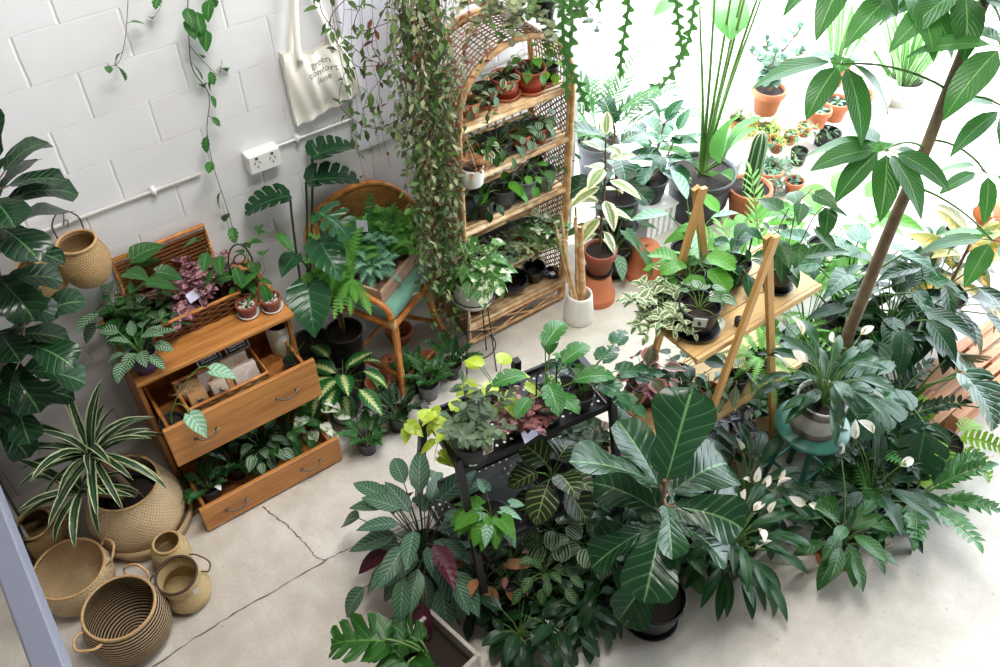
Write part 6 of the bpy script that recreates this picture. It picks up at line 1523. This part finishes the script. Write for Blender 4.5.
# square concrete planter with lobed philodendron
P = at(432, 664, 0)
t = thing('square_planter', 'pale square concrete planter at the bottom edge holding the lobed philodendron', 'planter', (.36, -2.03, 0), .18)
m = MB(); s, hh, w_ = .145, .27, .018
for x in (-1, 1): m.box((x * (s - w_ / 2), 0, hh / 2), (w_, 2 * s, hh)); m.box((0, x * (s - w_ / 2), hh / 2), (2 * s - 2 * w_, w_, hh))
m.box((0, 0, .012), (2 * s - .01, 2 * s - .01, .02)); m.build('planter_walls', M['concrete_box'], t, smooth=False, bevel=.003)
m = MB(); m.box((0, 0, .18), (2 * s - 2 * w_, 2 * s - 2 * w_, .02)); m.build('potting_soil', M['soil'], t, smooth=False)
a, b = MB(), MB(); R = Rng(21); c = np.array([0, 0, .19])
for (p, az, L, el) in (((-.13, .10, .26), 2.3, .21, .1), ((-.12, -.02, .22), -2.5, .25, -.1), ((-.1, -.08, .16), -2.0, .2, -.2), ((.0, .06, .12), 1.9, .14, .3), ((-.05, .09, .14), 2.6, .15, .2)):
    p = c + np.array(p); b.tube(bez(c, c + [0, 0, .14], p + [0, 0, .05], p, 10), .005, 6); leaf(a, p, az, el, L * 1.05, L * 1.0, 'selloum', droop=.7, lobes=4, depth=.62, duty=.82, sweep=.55, cols=9, cord=.35, wav=.04)
fin(t, a, b, 'sell')
# dark plants on the floor in front of and under the rack
rk2 = [('floor_plant', 'dark broad-leaved plant on the floor under the left of the rack front', 520, 632, 'deep', 'ovate', .13, .06, 16), ('floor_plant', 'dark plant with one lime leaf on the floor under the rack middle', 555, 628, 'deep', 'ovate', .13, .05, 16), ('floor_plant', 'drooping narrow-leaved plant on the floor between rack and fiddle leaf fig', 600, 585, 'lily', 'lance', .2, .045, 22), ('floor_plant', 'shaded leafy plant on the floor behind the concrete planter', 480, 600, 'zzdark', 'ovate', .11, .05, 16),
       ('floor_plant', 'dark bushy plant on the floor at the front right corner of the rack', 580, 612, 'deep', 'ovate', .12, .06, 18), ('floor_plant', 'glossy dark plant on the floor in front of the low tray centre', 540, 600, 'zzdark', 'ovate', .12, .055, 18)]
for nm, lb, px, py, lm, shp, L, W, n in rk2:
    potted(nm, lb, 'potted plant', px, py, 0, 'nursery', .075, .12, 'black', h_ros(lm, n=int(n * 1.6), pet=(.04, .18), L=L, W=W, el=(.0, 1.3), lk=dict(shp=shp, **LK5)), 'dark plants on the floor below the rack')

# ------------------------------------------------------------------ front fiddle leaf fig
def fn(root, c, R):
    a, b = MB(), MB(); lk = dict(shp='fiddle', wav=.06, rows=13, cols=7, fold=.24)
    P = poly_smooth([c + np.array(p) for p in ((0, 0, -.02), (.0, .0, .25), (-.01, .03, .55), (.0, .07, .78))], 16); b.tube(P, np.linspace(.015, .008, 16), 8)
    for (z, az, el, L, W, dr) in ((.77, .55, 1.05, .36, .25, .4), (.77, 2.55, .75, .38, .22, .7), (.72, .0, .1, .32, .24, .7), (.68, -2.2, .2, .22, .13, .8), (.64, -.4, .0, .33, .24, .9), (.62, -2.5, .1, .32, .22, .9), (.58, -1.3, .1, .26, .18, .9), (.52, 3.0, .1, .3, .2, .9), (.72, 1.6, .8, .3, .2, .6), (.56, 1.2, .3, .3, .2, .7), (.36, 2.2, .0, .26, .18, .8), (.3, -3.0, -.1, .22, .17, .8), (.2, -2.9, -.05, .22, .17, .7), (.35, .6, .1, .26, .18, .8), (.66, -.9, .2, .27, .2, .8), (.5, .4, .0, .28, .2, .9), (.6, 2.0, .3, .26, .18, .8)):
        p = P[min(15, int((z + .02) / .80 * 15))]; q = p + dirv(az, el) * .045; b.tube(np.stack([p, q]), .005, 5); leaf(a, q, az, el, L, W, droop=dr, ph=R.uniform(0, 6), roll=R.uniform(-.5, .5), **lk)
    fin(root, a, b, 'fig', 'bark', sname='trunk')
potted('fiddle_leaf_fig', 'large glossy fiddle leaf fig in a black pot at the front', 'potted tree', 655, 596, 0, 'nursery', .135, .19, 'black', fn, saucer=('black', .125))

# ------------------------------------------------------------------ peace lilies
def lily(n=26, L=.2, W=.065, pet=(.1, .24), fl=(), lm='lily', size=.075, el=(.15, 1.4)):
    def fn(root, c, R):
        a, b = MB(), MB(); rosette(a, b, c, R, n=n, pet=pet, L=L, W=W, el=el, tilt=.65, droop=.8, r0=.03, sr=.0028, lk=dict(shp='lance', rows=9, cols=5, fold=.25)); fin(root, a, b, lm)
        spathes(root, c, R, fl, M['stem'], size)
    return fn
R = Rng(31)
def around(k, r0, r1, z0, z1, seed):
    R = Rng(seed); return [(math.cos(a) * rr, math.sin(a) * rr, R.uniform(z0, z1)) for a, rr in [(R.uniform(0, 6.28), R.uniform(r0, r1)) for _ in range(k)]]
potted('peace_lily', 'peace lily with many white flowers on the floor between the fig and the stool', 'potted plant', 728, 552, 0, 'nursery', .10, .16, 'black', lily(60, .21, .05, (.1, .30), [(-.22, .12, .42), (-.16, .16, .46), (-.12, .2, .44), (-.02, .1, .47), (.06, .06, .42), (.1, -.0, .4), (.16, -.04, .38), (.0, -.12, .34), (.05, -.08, .4), (.22, .1, .40), (.27, .02, .42), (.25, .08, .36), (.2, -.2, .12), (.02, .25, .5), (-.04, -.02, .38)], el=(.35, 1.5)))
potted('peace_lily', 'light green peace lily in a gray pot on a terracotta saucer at the front right', 'potted plant', 842, 540, 0, 'nursery', .085, .15, 'gray_pot', lily(24, .19, .075, (.08, .19), [(-.18, .14, .42), (-.13, .12, .38), (.14, .22, .45), (.17, -.12, .08)], 'green', el=(.5, 1.5)), saucer=('terra', .09))
potted('peace_lily', 'flowering peace lily in a gray and white pot standing on the green stool', 'potted plant', 0, 0, .484, 'cyl', .115, .185, 'pot_gray_white', lily(38, .17, .05, (.09, .27), [(-.05, .16, .48), (-.12, .06, .44), (.12, .1, .38), (.10, -.14, .26), (.3, .08, .34), (-.2, .1, .42), (.05, .25, .4), (-.08, .25, .5)], 'lily', .085, el=(.85, 1.5)), xy=(STL[0], STL[1]))
e = bpy.data.objects['peace_lily.002']; m = MB(); m.lathe([(.1000, .001), (.1085, .03), (.1100, .036), (.1100, .001)], 28); m.build('dark_base_band', M['pot_brown'], e); m = MB(); m.lathe([(.1162, .14), (.1165, .18), (.1155, .14)], 28); m.build('dark_rim_band', M['pot_brown'], e)
potted('peace_lily', 'peace lily with big cream flowers behind the light green one', 'potted plant', 868, 498, 0, 'nursery', .09, .15, 'black', lily(26, .24, .075, (.1, .24), [(-.06, .14, .5), (.05, .12, .48), (.08, -.04, .38), (-.02, .2, .46)], 'deep', .1))
zf = dict(n=10, length=(.3, .48), el=(.5, 1.3), droop=.7, pairs=9, L=.085, W=.04, sr=.007)
potted('zz_plant', 'large zz plant in a black pot at the right front corner of the plant group', 'potted plant', 912, 500, 0, 'nursery', .10, .15, 'black', h_pin('zz', **zf), saucer=('black', .1))
potted('zz_plant', 'large dark zz plant behind the stool pot and the cream-flowered lily', 'potted plant', 872, 430, 0, 'nursery', .11, .18, 'black', h_pin('zzdark', **zf))
potted('lime_fern', 'lime green fern low at the right beside the timber pallet', 'potted fern', 945, 442, 0, 'nursery', .09, .15, 'black', h_ros('fernlime', n=9, pet=(.06, .14), L=.24, W=.12, el=(.1, 1.2), tilt=.4, droop=.9, lk=dict(shp='frond', lobes=8, depth=.85, duty=.7, sweep=.2, cols=3)))
# ------------------------------------------------------------------ mass behind the stool
def big(name, lb, x, y, z, fn, r=.12, h=.2, pm='black', cat='potted plant', **k): return potted(name, lb, cat, 0, 0, z, 'nursery', r, h, pm, fn, None, xy=(x, y), **k)
big('monstera', 'large-leaved monstera with gray-green split leaves above the lime fern', 3.05, -2.31, 0, lambda root, c, R: (lambda a, b: (rosette(a, b, c, R, n=12, pet=(.3, .5), L=.30, W=.26, el=(.4, 1.3), tilt=1.0, sr=.006, lk=dict(shp='monst', lobes=5, depth=.5, duty=.86, sweep=.4, cord=.2, cols=7)), fin(root, a, b, 'monst')))(MB(), MB()))
big('dark_calathea', 'dark broad-leaved plant in the middle of the right plant mass', 3.28, -1.98, .135, h_ros('deep', n=26, pet=(.2, .42), L=.27, W=.11, el=(.3, 1.35), tilt=.8, sr=.005, lk=dict(shp='ovate', rows=9, cols=5)))
big('dark_philodendron', 'glossy blackish philodendron on the timber pallet at right', 3.56, -2.0, .135, h_ros('zzdark', n=26, pet=(.2, .42), L=.26, W=.10, el=(.3, 1.35), tilt=.9, sr=.005, lk=dict(shp='ovate', rows=9, cols=5)))
big('croton', 'yellow and red leaved croton at the right edge above the pallet', 3.80, -1.98, .135, h_cane('rubred', pts=[(0, 0, 0), (.02, 0, .25), (.03, 0, .45)], n=18, t0=.1, L=.26, W=.11, el=(-.1, .8), pet=.05, sr=(.012, .006), lk=dict(shp='ovate', rows=8, cols=5)))
big('silver_philodendron', 'plant with big silvery gray leaves left of the umbrella tree trunk top', 3.34, -1.68, 0, h_ros('heart', n=14, pet=(.35, .6), L=.26, W=.13, el=(.6, 1.4), tilt=.9, sr=.006, lk=dict(shp='arrow', cord=.15, rows=9, cols=5)), seed=77)
big('zebra_plant', 'bright green leafy plant behind the green stool', 2.75, -1.72, 0, h_mix(h_ros('bright', n=16, pet=(.1, .3), L=.2, W=.08, el=(.3, 1.3), lk=dict(shp='lance', rows=8, cols=5)), h_pin('bright', n=8, length=(.3, .5), pairs=9, L=.07, W=.03)))
big('bright_lily', 'tall peace lily with white flowers behind the stool lily', 3.0, -1.69, 0, lily(30, .26, .085, (.2, .4), [(-.1, .1, .62), (.0, .2, .6), (.1, .0, .56), (.2, .1, .6)], 'lily', .09))
big('areca', 'light green pinnate palm behind the umbrella tree trunk', 3.05, -1.35, 0, h_pin('fern', n=12, length=(.45, .75), el=(.6, 1.4), pairs=11, L=.13, W=.025, sr=.005))
big('lime_plant', 'lime green large-leaved plant beyond the umbrella tree', 3.75, -1.25, 0, h_ros('bright', n=16, pet=(.2, .4), L=.3, W=.13, el=(.4, 1.3), tilt=.6, lk=dict(shp='ovate', rows=8, cols=5)), .13)
big('lime_plant', 'yellow-green leafy plant right of the timber stand in the light', 3.2, -.95, 0, h_ros('bright', n=18, pet=(.15, .3), L=.22, W=.1, el=(.3, 1.3), tilt=.6, lk=dict(shp='ovate', rows=8, cols=5)), .13)
big('floor_fern', 'dark fern low between the stool and the zz plants', 2.62, -2.34, 0, h_ros('ferndark', n=20, pet=(.05, .1), L=.3, W=.09, el=(.3, 1.3), tilt=.1, droop=1.0, lk=fk), .09, .15)
big('floor_aglaonema', 'dark green leafy plant on the floor under the A-frame right side', 2.72, -2.02, 0, h_ros('deep', n=22, pet=(.08, .25), L=.2, W=.08, el=(.2, 1.3), lk=dict(shp='lance', rows=8, cols=5)), .09, .15)
big('floor_lily', 'shaded narrow-leaved plant on the floor between the timber stand and the green stool legs', 2.03, -2.20, 0, lily(44, .2, .06, (.1, .26), [(-.1, -.05, .4), (.05, -.1, .36), (-.02, .08, .44)], 'deep', .07, el=(.3, 1.5)), .09, .15)
big('floor_ficus', 'leafy green plant on the floor left of the timber stand foot', 1.56, -2.22, 0, h_ros('green', n=22, pet=(.08, .22), L=.15, W=.09, el=(.2, 1.3), lk=dict(shp='ovate', rows=8, cols=5)), .09, .15)
big('floor_ficus', 'leafy dark plant on the floor between the black rack and the timber stand', 1.52, -1.78, 0, h_ros('deep', n=30, pet=(.1, .3), L=.16, W=.09, el=(.2, 1.4), lk=dict(shp='ovate', rows=8, cols=5)), .10, .16)
e = potted('white_pot_aloe', 'small leafy plant in a white and teal pot by the umbrella tree', 'potted plant', 934, 243, .30, 'cyl', .085, .15, 'ceramic', h_ros('green', n=14, pet=(.02, .08), L=.12, W=.04, el=(.4, 1.4), lk=dict(shp='lance', **LK5)))
m = MB(); m.lathe([(.0735, -.003), (.076, .006), (.086, .05), (.0865, .06), (.076, -.003)], 28); m.build('teal_base', M['pot_teal'], e)
P = e.location; t = thing('pot_riser', 'white pedestal under the white and teal pot', 'riser', (P[0], P[1], 0)); m = MB(); m.box((0, 0, .135), (.12, .12, .27)); m.box((0, 0, .282), (.22, .22, .024)); m.box((0, 0, .012), (.2, .2, .024)); m.build('pedestal', M['paintwhite'], t, smooth=False, bevel=.004)

# ------------------------------------------------------------------ umbrella tree
TB = at(838, 400, 0)
t = thing('umbrella_tree', 'tall umbrella tree with a bare leaning trunk and big leaf fans at right', 'potted tree', (TB[0], TB[1], 0))
zs = make_pot(t, 'nursery', .16, .28, 'black')
def L3(px, py, d):     # a point d metres from the eye along the view of a photo pixel, in the tree's own frame
    v = np.array([(px - 500) / FOC, (333.5 - py) / FOC, 1.0]) @ CAM_R; return CAM_C + v * d - np.array(t.location)
d0 = float(np.dot(at(850, 338, .35) - CAM_C, CAM_R[2]))
mt = MB(); tr = [np.array([0, 0, zs - .03])]
z850 = at(852, 335, .30)
for px, py, z in ((845, 345, .40), (868, 285, .81), (895, 218, 1.21), (925, 150, 1.57), (948, 90, 1.84), (985, 0, 2.2), (1000, -40, 2.34), (1020, -90, 2.5)):
    tr.append(at(px, py, z) - np.array(t.location))
P = poly_smooth(tr, 40); mt.tube(P, np.linspace(.034, .017, 40), 10); mt.build('trunk', M['bark'], t)
TRX, TRY, TRZ = [P[:, k] + t.location[k] for k in range(3)]
ml, ms = MB(), MB(); R = Rng(44)
fans = [((925, 150, 1.57), (885, 150, 1.67), 10, .31), ((948, 90, 1.84), (841, 64, 1.92), 7, .31), ((945, 100, 1.8), (1006, 110, 1.8), 6, .26), ((930, 140, 1.6), (985, 172, 1.52), 6, .19), ((985, 0, 2.2), (905, -12, 2.2), 8, .33), ((985, 0, 2.2), (962, -8, 2.22), 7, .33), ((985, 0, 2.2), (1004, 48, 2.15), 7, .33), ((1000, -40, 2.34), (985, -60, 2.4), 7, .32), ((910, 185, 1.4), (992, 240, 1.18), 7, .27), ((1000, -40, 2.34), (850, -32, 2.25), 7, .32)]
for (a, b, n, L) in fans:
    p0 = at(*a) - np.array(t.location); p1 = at(*b) - np.array(t.location)
    ms.tube(bez(p0, p0 + (p1 - p0) * .3 + [0, 0, .05], p0 + (p1 - p0) * .7 + [0, 0, .05], p1, 8), np.linspace(.006, .004, 8), 5)
    a0 = R.uniform(0, 6.28)
    for k in range(n):
        az = a0 + k * 2 * PI / n + R.uniform(-.15, .15); q = p1 + dirv(az, .1) * .05; ms.tube(np.stack([p1, q]), .0025, 4)
        leaf(ml, q, az, R.uniform(-.5, .0), L * R.uniform(.8, 1.1), L * .38, 'ovate', droop=.7, rows=9, cols=5, fold=.15, wav=.02, ph=R.uniform(0, 6), roll=R.uniform(-.15, .15))
fin(t, ml, ms, 'schef', 'stem')
# staghorn on the trunk
# ------------------------------------------------------------------ leaves that reach the wall lie against it
bpy.context.view_layer.update()
for o in list(SC.objects):
    if o.type != 'MESH' or o.get('kind') == 'structure': continue
    mw = np.array(o.matrix_world); me = o.data; n = len(me.vertices)
    if n == 0: continue
    V = np.empty(n * 3); me.vertices.foreach_get('co', V); V = V.reshape(-1, 3)
    W = V @ mw[:3, :3].T + mw[:3, 3]
    bad = (W[:, 1] > -.006) & (W[:, 0] < XW + .05) & (W[:, 2] < ZC)
    if bad.any() and ('foliage' in o.name or 'stem' in o.name or 'trunk' in o.name or 'vines' in o.name):
        W[bad, 1] = -.006 - .002 * (W[bad, 1] > .05)
        Vi = (W - mw[:3, 3]) @ np.linalg.inv(mw[:3, :3]).T
        me.vertices.foreach_set('co', Vi.ravel()); me.update()
# leave out the neighbours' leaves that would grow through the umbrella tree's trunk
_tree = next(o for o in SC.objects if o.name == 'umbrella_tree')
for o in list(SC.objects):
    if o.type != 'MESH' or not o.name.startswith('foliage') or o.parent in (None, _tree): continue
    mw = np.array(o.matrix_world); n = len(o.data.vertices); V = np.empty(n * 3); o.data.vertices.foreach_get('co', V)
    W = V.reshape(-1, 3) @ mw[:3, :3].T + mw[:3, 3]
    d = np.hypot(W[:, 0] - np.interp(W[:, 2], TRZ, TRX), W[:, 1] - np.interp(W[:, 2], TRZ, TRY))
    hit = np.nonzero((d < .07) & (W[:, 2] > .25) & (W[:, 2] < 2.3))[0]
    if not len(hit): continue
    bm = bmesh.new(); bm.from_mesh(o.data); bm.verts.ensure_lookup_table()
    todo = [bm.verts[i] for i in hit]; seen = set(todo)
    while todo:
        v = todo.pop()
        for ed in v.link_edges:
            q = ed.other_vert(v)
            if q not in seen: seen.add(q); todo.append(q)
    if len(seen) < n: bmesh.ops.delete(bm, geom=list(seen), context='VERTS'); bm.to_mesh(o.data); o.data.update()
    bm.free()
